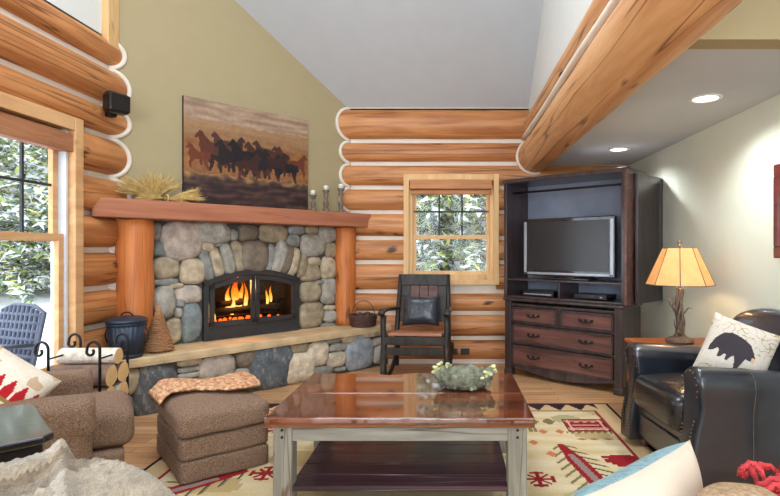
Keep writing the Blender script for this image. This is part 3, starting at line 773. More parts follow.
p = (-.955, 5.83, .4625)
t = thing('twig_basket', 'dark twig basket with a tall thin handle on the right end of the hearth', 'basket', p, .4)
bm = B(); P = []
for j in range(7):
    for k in range(36): a = 2 * PI * k / 36; r = .125 + .02 * j / 6 + .008 * math.sin(k * 2.6 + j * PI); P.append((r * math.cos(a), r * math.sin(a), .012 + .018 * j))
tube(bm, P, .011, 6); lathe(bm, [(.12, 0), (.12, .012)], 24); obj('weave', bm, 'cone', t, True)
bm = B(); tube(bm, [(.13 * math.cos(a), 0, .11 + .17 * math.sin(a)) for a in [PI * k / 16 for k in range(17)]], .004, 6); obj('handle', bm, 'cone', t, True)
pc = None
for k, (x, y, z) in enumerate([(0, 0, .075), (.075, 0, .075), (-.075, .01, .075), (.0, .075, .075), (0, -.075, .075), (.04, .04, .118), (-.03, -.02, .118)]):
    if pc is None:
        bm = B()
        for j in range(7):
            rr = .03 * math.sin(PI * (j + 1) / 8.5)
            for q in range(8): a = 2 * PI * (q + .5 * (j % 2)) / 8; ball(bm, (rr * math.cos(a), rr * math.sin(a), -.03 + .009 * j), .011, 6, 4)
        pc = obj('pine_cone', bm, 'cone'); c = pc
    else: c = pc.copy(); COL.objects.link(c)
    c.location = (p[0] + x, p[1] + y, p[2] + z); c.rotation_euler = (k, k * .7, 0); tag(c, 'small brown pine cone piled in the twig basket', 'pine cone', 'pine cones in the twig basket')

# speaker on the left log wall
t = thing('wall_speaker', 'small black swivel speaker mounted high on the left log wall', 'speaker', (-2.64, 4.14, 2.43), -.5)
obj('cabinet', bx((.0, -.085, -.075), (.12, .085, .085)), 'black', t, bevel=.035, seg=4); obj('bracket', bx((-.05, -.03, -.09), (.02, .03, .11)), 'iron', t, bevel=.008)
obj('grille', bx((.115, -.07, -.06), (.126, .07, .065)), 'soot', t, bevel=.004)

# firewood rack with logs
t = thing('firewood_rack', 'wrought-iron firewood rack with scrolled ends below the left window', 'firewood rack', (-2.43, 3.56, 0), .05)
def scroll(x, y):
    bm = B(); tube(bm, [(x, y, .02), (x, y, .64)] + [(x - .04 + .04 * math.cos(a), y, .66 + .05 * math.sin(a)) for a in [PI * k / 10 for k in range(11)]] + [(x - .06 + .022 * math.cos(a), y, .645 + .022 * math.sin(a)) for a in [PI + PI * k / 8 for k in range(11)]], .009, 8); return bm
for x, y in ((.17, -.16), (.17, .16), (-.15, -.16), (-.15, .16)): obj('scroll_post', scroll(x, y), 'iron', t, True)
bm = B()
for y in (-.16, .16): tube(bm, [(-.15, y, .12), (.17, y, .12)], .008, 8)
for x in (-.15, .17): tube(bm, [(x, -.16, .12), (x, .16, .12)], .008, 8); tube(bm, [(x, -.16, .60), (x, .16, .60)], .006, 8)
for k in range(5): tube(bm, [(-.15 + .08 * k, -.16, .12), (-.15 + .08 * k, .16, .12)], .006, 6)
obj('rails', bm, 'iron', t, True)
def firewood(loc, rz, r, L, mat, lab, split=False, tilt=0):
    bm = B(); n = 18; rr = random.Random(int(loc[2] * 999))
    ang = [2 * PI * k / n for k in range(n)]
    prof = [(r * (1 + .08 * math.sin(3 * a + loc[0] * 9)) * math.cos(a), r * (1 + .08 * math.sin(2 * a)) * math.sin(a)) for a in ang]
    if split: prof = [(x, y) for x, y in prof if y > -.02]; prof = prof + []
    A = [bm.verts.new((-L / 2, x, y)) for x, y in prof]; C = [bm.verts.new((L / 2, x, y)) for x, y in prof]; m = len(prof)
    for i in range(m): bm.faces.new((A[i], A[(i + 1) % m], C[(i + 1) % m], C[i])).material_index = 0
    for q in (A, C): bm.faces.new(q).material_index = 1
    o = obj('firewood_log', bm, [mat, 'cutwood'], None); o.location = loc; o.rotation_euler = (0, tilt, rz)
    tag(o, lab, 'firewood', 'split logs in the firewood rack')
fw = [(-.09, .195, .068, 'bark', 'round firewood log at the bottom of the rack, nearest the chair'), (.07, .195, .066, 'birch', 'round firewood log at the bottom of the rack, nearest the hearth'),
      (-.08, .335, .066, 'bark', 'brown-barked firewood log in the middle layer, nearest the chair'), (.07, .33, .066, 'birch', 'pale-barked firewood log in the middle layer, nearest the hearth'),
      (-.07, .47, .07, 'bark', 'dark split firewood log near the top of the rack, in front'), (.075, .465, .066, 'bark', 'brown firewood log near the top, behind the dark one'), (.02, .585, .052, 'birch', 'white birch firewood log lying on top of the stack')]
for k, (dy, z, r, mt_, lb) in enumerate(fw): firewood((-2.43 - .05 * dy, 3.56 + dy, z), .05 + .03 * math.sin(k * 2), r, .38, mt_, lb)

# ------------------------------------------------------------------ rocking chair
rc = thing('rocking_chair', 'rustic black-painted wooden rocking chair with slatted brown seat under the window', 'rocking chair', (-.315, 5.46, 0), -.09)
# local: front faces -y
for s, nm in ((-1, 'l'), (1, 'r')):
    x = s * .30
    bm = B(); tube(bm, [(x, -.30 - .09 * math.cos(a), .125 - .09 * math.sin(a)) for a in [-1.9 + .25 * k for k in range(14)]] + [(x, -.28 + .72 * k / 12, .034 + .36 * max(0, (k / 12 - .2)) ** 2) for k in range(1, 13)], .024, 10); 
    obj('rocker', bm, 'black_wood', rc, True)
    bm = B(); tube(bm, [(x, -.30, .05), (x * 1.04, -.31, .22), (x * 1.02, -.29, .40), (x * 1.05, -.30, .56), (x * 1.04, -.29, .66)], [.030, .030, .032, .028, .030], 12); obj('front_leg', bm, 'black_wood', rc, True)
    bm = B(); tube(bm, [(x * .93, .22, .06), (x * .93, .22, .40), (x * .90, .30, .75), (x * .88, .37, 1.02)], [.026, .028, .025, .022], 10); obj('back_post', bm, 'black_wood', rc, True)
    bm = B(); tube(bm, [(x * 1.07, -.36, .675), (x * 1.07, -.33, .70), (x * 1.07, -.1, .695), (x * 1.0, .15, .68), (x * .93, .27, .67)], [.036, .034, .028, .024, .022], 12, flat=.7); obj('armrest', bm, 'black_wood', rc, True)
bm = B(); 
for k in range(9): box(bm, (-.265, -.32 + .062 * k, .462 - .006 * k), (.265, -.32 + .062 * k + .055, .49 - .006 * k))
obj('seat', bm, 'seat_brown', rc, bevel=.006)
obj('seat_rail', bx((-.30, -.33, .375), (.30, -.295, .455)), 'black_wood', rc, bevel=.006); obj('seat_rail', bx((-.29, .2, .35), (.29, .235, .44)), 'black_wood', rc, bevel=.006)
obj('stretcher', bx((-.29, -.31, .27), (.29, -.28, .345)), 'black_wood', rc, bevel=.005)
RT = Matrix.Translation((0, .26, .48)) @ Matrix.Rotation(-.21, 4, 'X')
bm = B(); box(bm, (-.285, -.02, .44), (.285, .02, .565), 0, RT); obj('top_rail', bm, 'black_wood', rc, bevel=.01)
bm = B(); box(bm, (-.265, -.015, .05), (.265, .015, .10), 0, RT); obj('lower_rail', bm, 'black_wood', rc, bevel=.006)
for k in range(5):
    bm = B(); x = -.20 + .10 * k; box(bm, (x - .046, -.008, .09), (x + .046, .008, .45), 0, RT); obj('back_slat', bm, 'black_wood' if k in (0, 4) else 'arm_red', rc, bevel=.004)
o = obj('leather_pillow', pillow_bm(.40, .32, .13, 24), 'leather_p', None, True); o.location = (-.305, 5.555, .665); o.rotation_euler = (-.22, 0, -.09)
tag(o, 'crumpled dark slate leather pillow on the rocking chair', 'pillow')
for x, lb in ((.035, 'dark brown wall outlet behind the rocking chair, nearer the chair'), (.17, 'dark brown wall outlet low on the log wall, nearer the armoire')):
    t = thing('wall_outlet', lb, 'outlet', (x, YB - .083, .155), 0, 'outlets in the log wall')
    obj('plate', bx((-.05, -.008, -.035), (.05, .004, .035)), 'brickdark', t, bevel=.003)
    bm = B()
    for s in (-.022, .022): box(bm, (s - .014, -.011, -.017), (s + .014, -.006, .017))
    obj('socket', bm, 'black', t)

# ------------------------------------------------------------------ armoire
AO = Vector((.62, 5.512, 0)); AYAW = math.atan2(-.663, .7485)
ar = thing('armoire', 'dark distressed wooden corner armoire with open top and five drawers', 'armoire', AO, AYAW)
x0, x1, dp = -.055, 1.215, .42
bm = B(); box(bm, (x0, .03, .10), (x0 + .03, dp, .78)); box(bm, (x1 - .03, .03, .10), (x1, dp, .78)); box(bm, (x0, dp - .02, .1), (x1, dp, .78)); box(bm, (x0, .03, .10), (x1, dp, .13))
box(bm, (x0 + .05, .015, .72), (x1 - .05, .035, .75))
for z in (.545, .335, .105): box(bm, (x0 + .05, .01, z - .006), (x1 - .05, .04, z + .014))
box(bm, (.555, .01, .55), (.595, .04, .74)); obj('lower_case', bm, 'arm_dark', ar, bevel=.004)
for x in (x0 - .005, x1 - .075):
    obj('corner_post', bx((x, -.005, 0.05), (x + .08, .07, .78)), 'arm_dark', ar, bevel=.008)
    obj('foot', bx((x - .008, -.012, 0), (x + .088, .075, .065)), 'arm_dark', ar, bevel=.012)
for x in (x0, x1 - .07): obj('foot', bx((x, dp - .07, 0), (x + .07, dp, .12)), 'arm_dark', ar, bevel=.01)
bm = B(); n = 20
pts = [(x0 + .07 + (x1 - x0 - .14) * k / n, .10 - .065 * math.sin(PI * k / n) ** 1.2) for k in range(n + 1)]
prism(bm, [(x0 + .07, .125), (x1 - .07, .125)] + pts[::-1], 1, .005, .03); obj('apron', bm, 'arm_dark', ar)
bm = B(); box(bm, (x0 - .02, -.02, .775), (x1 + .02, dp, .805)); obj('waist_moulding', bm, 'arm_dark', ar, bevel=.01)
def drawer(a, b, z0, z1, pulls):
    bm = B(); box(bm, (a, .0, z0), (b, .03, z1)); 
    d = obj('drawer', bm, 'arm_red', ar, bevel=.004)
    fb = B()
    for q in (((a, z0), (b, z0 + .018)), ((a, z1 - .018), (b, z1)), ((a, z0), (a + .018, z1)), ((b - .018, z0), (b, z1))): box(fb, (q[0][0], -.012, q[0][1]), (q[1][0], .0, q[1][1]))
    obj('bead', fb, 'arm_dark', d, bevel=.003)
    for x in pulls:
        zc = (z0 + z1) / 2; hb = B(); tube(hb, [(x - .06, -.008, zc), (x - .03, -.03, zc - .012), (x, -.034, zc - .016), (x + .03, -.03, zc - .012), (x + .06, -.008, zc)], .007, 8)
        for s in (-.06, -.0, .06): box(hb, (x + s - .013, -.008, zc - .01), (x + s + .013, .002, zc + .016))
        obj('pull', hb, 'iron', d, True)
drawer(.03, .55, .562, .715, (.29,)); drawer(.60, 1.13, .562, .715, (.865,)); drawer(.03, 1.13, .352, .535, (.29, .865)); drawer(.03, 1.13, .122, .322, (.29, .865))
# upper case
X0, X1, Z0, Z1 = -.075, 1.245, .805, 2.035
bm = B(); box(bm, (X0, 0, Z0), (X0 + .04, dp, Z1 - .04)); box(bm, (X1 - .04, 0, Z0), (X1, dp, Z1 - .04)); box(bm, (X0, 0, Z0), (X1, dp, Z0 + .025))
obj('upper_case', bm, 'arm_dark', ar, bevel=.004)
bm = B(); box(bm, (X1 - .01, -.004, Z0), (X1 + .012, .14, Z1 - .04)); obj('side_stile', bm, 'arm_red', ar, bevel=.003)
bm = B(); box(bm, (X0 - .015, -.02, Z1 - .045), (X1 + .02, dp + .01, Z1)); obj('cornice', bm, 'arm_dark', ar, bevel=.008)
obj('back_panel', bx((X0 + .03, dp - .02, Z0), (X1 - .03, dp - .005, Z1 - .04)), 'arm_back', ar)
bm = B(); box(bm, (X0 + .04, .01, .985), (X1 - .04, dp - .02, 1.005)); box(bm, (.56, .01, .83), (.58, dp - .02, .985)); obj('shelf', bm, 'arm_dark', ar, bevel=.003)
bm = B(); tube(bm, [(X0 + .04, .12, 1.90), (X1 - .04, .12, 1.90)], .011, 10); obj('hanging_rod', bm, 'iron', ar, True)
# right door folded back toward the wall
inv = (Matrix.Translation(AO) @ Matrix.Rotation(AYAW, 4, 'Z')).inverted()
pa = inv @ Vector((1.662, 4.765, 0)); pb = inv @ Vector((2.035, 5.13, 0)); dv = (pb - pa); MD = Matrix.Translation(pa) @ Matrix.Rotation(math.atan2(dv.y, dv.x), 4, 'Z')
bm = B(); box(bm, (0, -.022, .815), (dv.length, .0, 1.99), 0, MD); dd_ = obj('door', bm, 'arm_dark', ar, bevel=.004)
bm = B()
for q in (((.0, .815), (.07, 1.99)), ((dv.length - .06, .815), (dv.length, 1.99)), ((.07, .815), (dv.length - .06, .88)), ((.07, 1.92), (dv.length - .06, 1.99))): box(bm, (q[0][0], -.028, q[0][1]), (q[1][0], -.022, q[1][1]), 0, MD)
obj('door_rail', bm, 'arm_dark', dd_, bevel=.003)
def A_(x, y, z): return AO + Vector((.7485, -.663, 0)) * x + Vector((.663, .7485, 0)) * y + Vector((0, 0, z))
# television
tv = thing('television', 'black flat-screen television with silver side strips inside the armoire', 'television', A_(0, .13, 1.006), AYAW)
a, b, z0, z1 = .085, 1.085, .032, .615
obj('cabinet', bx((a, .0, z0), (b, .07, z1)), 'bezel', tv, bevel=.01)
obj('screen', bx((a + .055, -.006, z0 + .055), (b - .055, .004, z1 - .035)), 'screen', tv)
for x in (a + .008, b - .04): obj('side_strip', bx((x, -.006, z0 + .03), (x + .03, .004, z1 - .03)), 'silver', tv, bevel=.002)
obj('lower_strip', bx((a + .05, -.006, z0 + .012), (b - .05, .004, z0 + .036)), 'silver', tv, bevel=.002)
obj('stand', bx((.33, -.05, 0), (.84, .16, .018)), 'bezel', tv, bevel=.006); obj('neck', bx((.50, .02, .015), (.66, .06, .06)), 'bezel', tv)
t = thing('disc_player', 'slim black disc player in the left cubby under the television', 'disc player', A_(.12, .06, .831), AYAW)
obj('case', bx((0, 0, .006), (.36, .25, .055)), 'black', t, bevel=.003); obj('front_strip', bx((.02, -.003, .015), (.34, .002, .028)), 'silver', t); obj('display', bx((.12, -.004, .034), (.25, .002, .048)), 'screen', t)
t = thing('cable_box', 'low black cable box in the right cubby under the television', 'cable box', A_(.70, .07, .831), AYAW)
obj('case', bx((0, 0, .006), (.33, .22, .05)), 'black', t, bevel=.004); obj('display', bx((.10, -.003, .018), (.22, .002, .04)), 'screen', t); obj('button', bx((.27, -.003, .022), (.29, .002, .034)), 'silver', t)

# ------------------------------------------------------------------ side table and lamp
t = thing('side_table', 'warm brown wooden side table between armoire and leather armchair', 'side table', (1.69, 3.90, 0))
obj('tabletop', bx((-.34, -.21, .592), (.34, .21, .62)), 'side_wood', t, bevel=.006)
bm = bx((-.32, -.19, .50), (.32, .19, .592)); obj('apron', bm, 'side_wood', t, bevel=.003)
for sx in (-1, 1):
    for sy in (-1, 1): obj('leg', bx((sx * .30 - .022, sy * .17 - .022, 0), (sx * .30 + .022, sy * .17 + .022, .50)), 'side_wood', t, bevel=.004)
obj('side_panel', bx((-.325, -.15, .10), (-.31, .15, .50)), 'side_wood', t); obj('lower_shelf', bx((-.3, -.17, .12), (.3, .17, .14)), 'side_wood', t)
lp = thing('table_lamp', 'lit table lamp with twig base and paneled parchment shade on the side table', 'lamp', (1.69, 3.90, .62))
bm = B(); lathe(bm, [(.095, 0), (.10, .012), (.092, .03), (.05, .045), (.03, .07)], 32); obj('base', bm, 'bronze', lp, True)
bm = B()
for k in range(6):
    a0 = 2 * PI * k / 6; tube(bm, [((.02 + .008 * math.sin(j + k)) * math.cos(a0 + j * .22), (.02 + .008 * math.sin(j + k)) * math.sin(a0 + j * .22), .04 + .036 * j) for j in range(11)], [.014 - .0005 * j for j in range(11)], 8)
obj('stem', bm, 'bronze', lp, True)
bm = B(); tube(bm, [(-.02, -.01, .2), (-.06, -.02, .26), (-.10, -.03, .33)], [.009, .008, .004], 7); tube(bm, [(-.06, -.02, .26), (-.055, -.02, .34)], [.006, .003], 6); tube(bm, [(.02, 0, .2), (.06, -.01, .255), (.09, -.01, .25)], [.007, .005, .002], 6); tube(bm, [(-.02, 0, .1), (-.05, -.03, .13), (-.05, -.03, .18)], [.009, .006, .003], 6); tube(bm, [(.0, -.02, .05), (-.04, -.06, .10)], [.014, .01], 7)
obj('twig', bm, 'bronze', lp, True)
sh = B(); n = 8; rt, rb, zt, zb = .115, .235, .695, .425
for k in range(n):
    a0, a1 = 2 * PI * (k + .5) / n, 2 * PI * (k + 1.5) / n
    sh.faces.new([sh.verts.new((r * math.cos(a), r * math.sin(a), z)) for r, a, z in ((rb, a0, zb), (rb, a1, zb), (rt, a1, zt), (rt, a0, zt))])
so = obj('lamp_shade', sh, 'shade', lp); so.modifiers.new('so', 'SOLIDIFY').thickness = .002
bm = B()
for k in range(n): a = 2 * PI * (k + .5) / n; tube(bm, [((rb + .001) * math.cos(a), (rb + .001) * math.sin(a), zb), ((rt + .001) * math.cos(a), (rt + .001) * math.sin(a), zt)], .0035, 6)
for r, z in ((rb, zb), (rt, zt)): tube(bm, [(r * math.cos(2 * PI * (k + .5) / n), r * math.sin(2 * PI * (k + .5) / n), z) for k in range(n + 1)], .0035, 6)
obj('lacing', bm, 'arm_red', so, True)
bm = B(); tube(bm, [(0, 0, .4), (0, 0, .47)], .012, 10); tube(bm, [(0, 0, .69), (0, 0, .72)], .006, 8); tube(bm, [(-rt, 0, .692), (rt, 0, .692)], .002, 5); obj('harp', bm, 'bronze', lp, True); bm = B(); ball(bm, (0, 0, .735), .02, 10, 8, sz=1.2); obj('finial', bm, 'bronze', lp, True)
bm = B(); ball(bm, (0, 0, .53), .028, 16, 12, sz=1.3); obj('bulb', bm, 'bulb', lp, True)
L = bpy.data.lights.new('lamp_light', 'POINT'); L.energy = 15; L.color = (1, .74, .46); L.shadow_soft_size = .035
lo = bpy.data.objects.new('lamp_light', L); COL.objects.link(lo); lo.location = (1.69, 3.90, 1.15); lo.parent = None
# ceiling lights
for (x, y, lb) in ((1.63, 3.38, 'round recessed ceiling light nearer the camera'), (1.62, 5.09, 'round recessed ceiling light above the armoire')):
    t = thing('recessed_light', lb, 'ceiling light', (x, y, ZL), 0, 'recessed ceiling lights')
    bm = B(); rings = []
    for r, z in ((.098, -.0005), (.098, -.008), (.076, -.009), (.076, -.0005)): rings.append([bm.verts.new((r * math.cos(2 * PI * k / 32), r * math.sin(2 * PI * k / 32), z)) for k in range(32)])
    for i in range(4):
        for k in range(32): bm.faces.new((rings[i][k], rings[i][(k + 1) % 32], rings[(i + 1) % 4][(k + 1) % 32], rings[(i + 1) % 4][k]))
    obj('trim_ring', bm, 'white', t, True)
    bm = B(); lathe(bm, [(.074, -.001), (.074, -.005)], 32); obj('lens', bm, 'led', t)
# framed picture
t = thing('framed_picture', 'red-brown framed picture at the right edge hanging above the leather armchair', 'picture', (XR - .004, 2.95, 1.54))
bm = B()
for q in (((-.35, -.29), (.35, -.22)), ((-.35, .22), (.35, .29)), ((-.35, -.22), (-.28, .22)), ((.28, -.22), (.35, .22))): box(bm, (-.035, q[0][0], q[0][1]), (0, q[1][0], q[1][1]))
obj('frame', bm, 'redframe', t, bevel=.006); obj('mat_board', bx((-.015, -.29, -.23), (-.002, .29, .23)), 'cream', t); obj('print', bx((-.018, -.2, -.15), (-.014, .2, .15)), 'lichen', t)

# ------------------------------------------------------------------ leather armchair (local front = +x)
lc = thing('leather_armchair', 'black leather club armchair with nailhead trim facing the coffee table', 'armchair', (1.64, 3.21, 0), PI + .10)
def fx(z): return float(np.interp(z, [.06, .22, .36, .48, .56, .62, .68], [.035, .03, .0, -.035, -.012, .0, -.02]))
def armpart(s):
    bm = B(); yc = s * .345
    prof = [(-.055, .06), (.088, .06), (.092, .20), (.092, .35), (.092, .45), (.102, .52), (.112, .58), (.104, .635), (.075, .668), (.03, .683), (-.02, .675), (-.055, .645), (-.065, .59), (-.055, .5), (-.05, .35), (-.055, .2)]
    secs = [(.40, .92, 0), (.415, .97, 0), (.40, 1.0, 0), (.36, 1.0, 0), (.1, .99, -.018), (-.2, .97, -.045), (-.36, .95, -.06)]
    R = []
    for (x, k, dz) in secs:
        if (x, k) == (.40, .92): R.append([bm.verts.new((x + .012, yc + s * (p[0] * .8), .06 + (p[1] - .06) * .985)) for p in prof])
        else: R.append([bm.verts.new((x, yc + s * p[0] * k, p[1] + (dz if p[1] > .3 else 0))) for p in prof])
    R.pop(1)
    m = len(prof)
    for i_, wgt in ((0, 1), (1, 1), (2, .8)):
        for v in R[i_]: v.co.x += fx(v.co.z) * wgt
    for i in range(len(R) - 1):
        for k in range(m): bm.faces.new((R[i][k], R[i][(k + 1) % m], R[i + 1][(k + 1) % m], R[i + 1][k]))
    bm.faces.new(R[0]); bm.faces.new(R[-1])
    o = obj('arm', bm, 'leather', lc, True, sub=0, bevel=.006); o.data.polygons.foreach_set('use_smooth', [True] * len(o.data.polygons))
    nb = B()
    for side in ((1, 6),):
        pass
    path = [(-.052, z) for z in np.linspace(.10, .36, 14)] + [(-.05, .42), (-.053, .46), (-.056, .50), (-.062, .54), (-.063, .58), (-.055, .62), (-.03, .648), (.005, .658), (.045, .655), (.078, .635), (.094, .60), (.09, .565), (.065, .53), (.052, .49), (.046, .44)] + [(.052, z) for z in np.linspace(.40, .10, 16)]
    for (y, z) in path: ball(nb, (.413 + fx(z), yc + s * y * .88, z), .0045, 6, 4)
    obj('nailheads', nb, 'brass', o, True)
    if False: tube(sb, [(x, yc + s * .061, .1), (x, yc + s * .063, .30), (x, yc + s * .052, .42), (x, yc + s * .057, .5), (x, yc + s * .0925, .545), (x, yc + s * .107, .585), (x, yc + s * .09, .635), (x, yc + s * .045, .664), (x, yc - s * .01, .664), (x, yc - s * .05, .636)], .0018, 5)
    for x, kk, dz in ((.10, .99, -.018), (-.2, .97, -.045)):
        sb = B(); tube(sb, [(x, yc + s * (py_ * kk + math.copysign(.0015, py_)), pz_ + (dz if pz_ > .3 else dz * 0) + (.001 if pz_ > .64 else 0)) for py_, pz_ in prof[1:12]], .0016, 5); obj('seam', sb, 'holder', o, True)
armpart(1); armpart(-1)
bm = bx((-.36, -.30, .08), (.385, .30, .30)); obj('base', bm, 'leather', lc, bevel=.02, seg=3)
bm = B(); box(bm, (.385, -.235, .115), (.400, .235, .245)); obj('front_panel', bm, 'leather', lc, bevel=.012, seg=3)
bm = B(); sell(bm, (.095, 0, .395), (.355, .292, .125), .45, .25); obj('seat_cushion', bm, 'leather_seat', lc, True)
bm = B(); sell(bm, (0, 0, 0), (.085, .36, .31), .5, .35, 40, 24)
for v in bm.verts:
    y, z = v.co.y, v.co.z
    if z > .15: v.co.z += .02 * math.cos(y / .36 * PI) * (z - .15) / .16 
    v.co = Matrix.Rotation(-.16, 4, 'Y') @ v.co + Vector((-.31, 0, .61))
obj('backrest', bm, 'leather', lc, True)
for x in (.33, -.30):
    for y in (-.32, .32):
        bm = B(); lathe(bm, [(.018, 0), (.03, .02), (.034, .045), (.028, .07)], 16, (x, y, 0)); obj('foot', bm, 'arm_red', lc, True)
# bear pillow
bear = [(.10,.40),(.14,.53),(.24,.66),(.38,.72),(.54,.70),(.64,.67),(.74,.62),(.84,.50),(.90,.40),(.88,.34),(.78,.35),(.74,.36),(.70,.25),(.66,.12),(.60,.12),(.58,.25),(.54,.34),(.50,.30),(.46,.22),(.41,.22),(.42,.32),(.38,.32),(.34,.24),(.28,.22),(.28,.34),(.24,.38),(.16,.30),(.09,.28)]
def bearcol(u, v, s):
    if s: return (196, 170, 120)
    u = 1 - u if False else u
    b_ = [(x * .86 + .02, y * .92 + .10) for x, y in bear]
    if inpoly(u, v, b_):
        return (205, 170, 130) if u > .73 and v < .49 else (62, 56, 62)
    n = noise.noise(Vector((u * 9, v * 9, 2)))
    if (v > .72 or u > .72 and v > .55 or v < .15) and abs(n) < .05: return (170, 150, 110)
    return (204, 196, 184)
o = obj('bear_pillow', pillow_bm(.37, .37, .13, 90, bearcol, (0, 0), .006, .04), 'fabcol', None, True)
o.location = (1.69, 3.13, .695); o.rotation_euler = (-.30, .34, -.55); tag(o, 'cream pillow with a black bear leaning in the leather armchair', 'pillow')

# ------------------------------------------------------------------ coffee table
ct = thing('coffee_table', 'rustic coffee table with glossy red-brown plank top and grey weathered legs', 'coffee table', (-.245, 3.02, 0))
bm = B(); hw, hd = .655, .465
M['table_top'].node_tree.nodes['Principled BSDF'].inputs['Coat IOR'].default_value = 2.0
M['table_top'].node_tree.nodes['Principled BSDF'].inputs['Coat Roughness'].default_value = .04
for k, (a, b) in enumerate(((-hd, -.02), (-.016, hd))):
    n = 40; P = []
    for i in range(n + 1): x = -hw + 2 * hw * i / n; P.append((x, a + (.006 * noise.noise(Vector((x * 8, 1, 0))) if k == 0 else 0)))
    for i in range(n, -1, -1): x = -hw + 2 * hw * i / n; P.append((x, b + ((.008 * noise.noise(Vector((x * 8, 5, 0))) - (.045 * math.exp(-((x + .15) / .08) ** 2))) if k == 1 else 0)))
    prism(bm, P, 2, .44, .49)
obj('tabletop', bm, 'table_top', ct, bevel=.007)
bm = B()
for s in (-1, 1): box(bm, (-.60, s * .405 - .015, .362), (.60, s * .405 + .015, .44)); box(bm, (s * .595 - .015, -.405, .362), (s * .595 + .015, .405, .44))
obj('apron', bm, 'grey_wood', ct, bevel=.004)
for sx in (-1, 1):
    for sy in (-1, 1):
        l = obj('leg', bx((sx * .575 - .047, sy * .385 - .047, 0), (sx * .575 + .047, sy * .385 + .047, .44)), 'grey_wood_z', ct, bevel=.008)
        if sy < 0:
            nb = B()
            for z in (.385, .42): tube(nb, [(sx * .575 + sx * .0, -.435, z), (sx * .575, -.428, z)], .007, 8)
            obj('bolt', nb, 'iron', l)
bm = B()
for k in range(6): box(bm, (-.545, -.42 + .14 * k, .115), (.545, -.42 + .14 * k + .136, .14))
obj('lower_shelf', bm, 'shelf_wood', ct, bevel=.004)
# lichen bowl
bw = thing('bark_bowl', 'rough lichen-covered bark bowl on the coffee table', 'bowl', (.085, 3.12, .491))
bm = B(); rings = []; n = 56
prof = [(.06, .0), (.11, .008), (.145, .04), (.165, .085), (.155, .10), (.135, .085), (.11, .05), (.06, .03), (.002, .026)]
for j, (r, z) in enumerate(prof):
    ring = []
    for k in range(n):
        a = 2 * PI * k / n; w = 1 + (.13 if j < 6 else .04) * noise.noise(Vector((math.cos(a) * 4, math.sin(a) * 4, z * 20))) ; zz = z + (.035 * noise.noise(Vector((math.cos(a) * 2, math.sin(a) * 2, 3))) if 2 < j < 6 else 0)
        ring.append(bm.verts.new((r * w * math.cos(a) * 1.05, r * w * math.sin(a) * .85, max(0, zz))))
    rings.append(ring)
for i in range(len(rings) - 1):
    for k in range(n): bm.faces.new((rings[i][k], rings[i][(k + 1) % n], rings[i + 1][(k + 1) % n], rings[i + 1][k])).material_index = 1 if i > 5 else 0
bm.faces.new(rings[0]); bm.faces.new(rings[-1]).material_index = 1
obj('shell', bm, ['lichen', 'bowl_in'], bw, True)
bm = B()
for k in range(110):
    rr = random.Random(k); a = rr.random() * 2 * PI; z = rr.uniform(.02, .1); r = .13 + .035 * z / .1
    sell(bm, (r * 1.05 * math.cos(a), r * .85 * math.sin(a), z), (rr.uniform(.006, .016),) * 3, 1, 1, 7, 5, nz=.004, nsc=60, seed=k)
obj('bark_lumps', bm, 'lichen', bw, True)
bm = B()
for k in range(34):
    rr = random.Random(k + 50); a = rr.choice((2.3, 2.6, 3.2, .1, .3, 5.4, 5.6)) + rr.uniform(-.15, .15); r = .165
    sell(bm, (r * 1.06 * math.cos(a) + rr.uniform(-.01, .01), r * .85 * math.sin(a), .09 + rr.uniform(-.01, .035)), (.014, .012, .009), 1, 1, 7, 5, nz=.004, nsc=60, seed=k)
obj('pale_lichen', bm, 'lichen_y', bw, True)

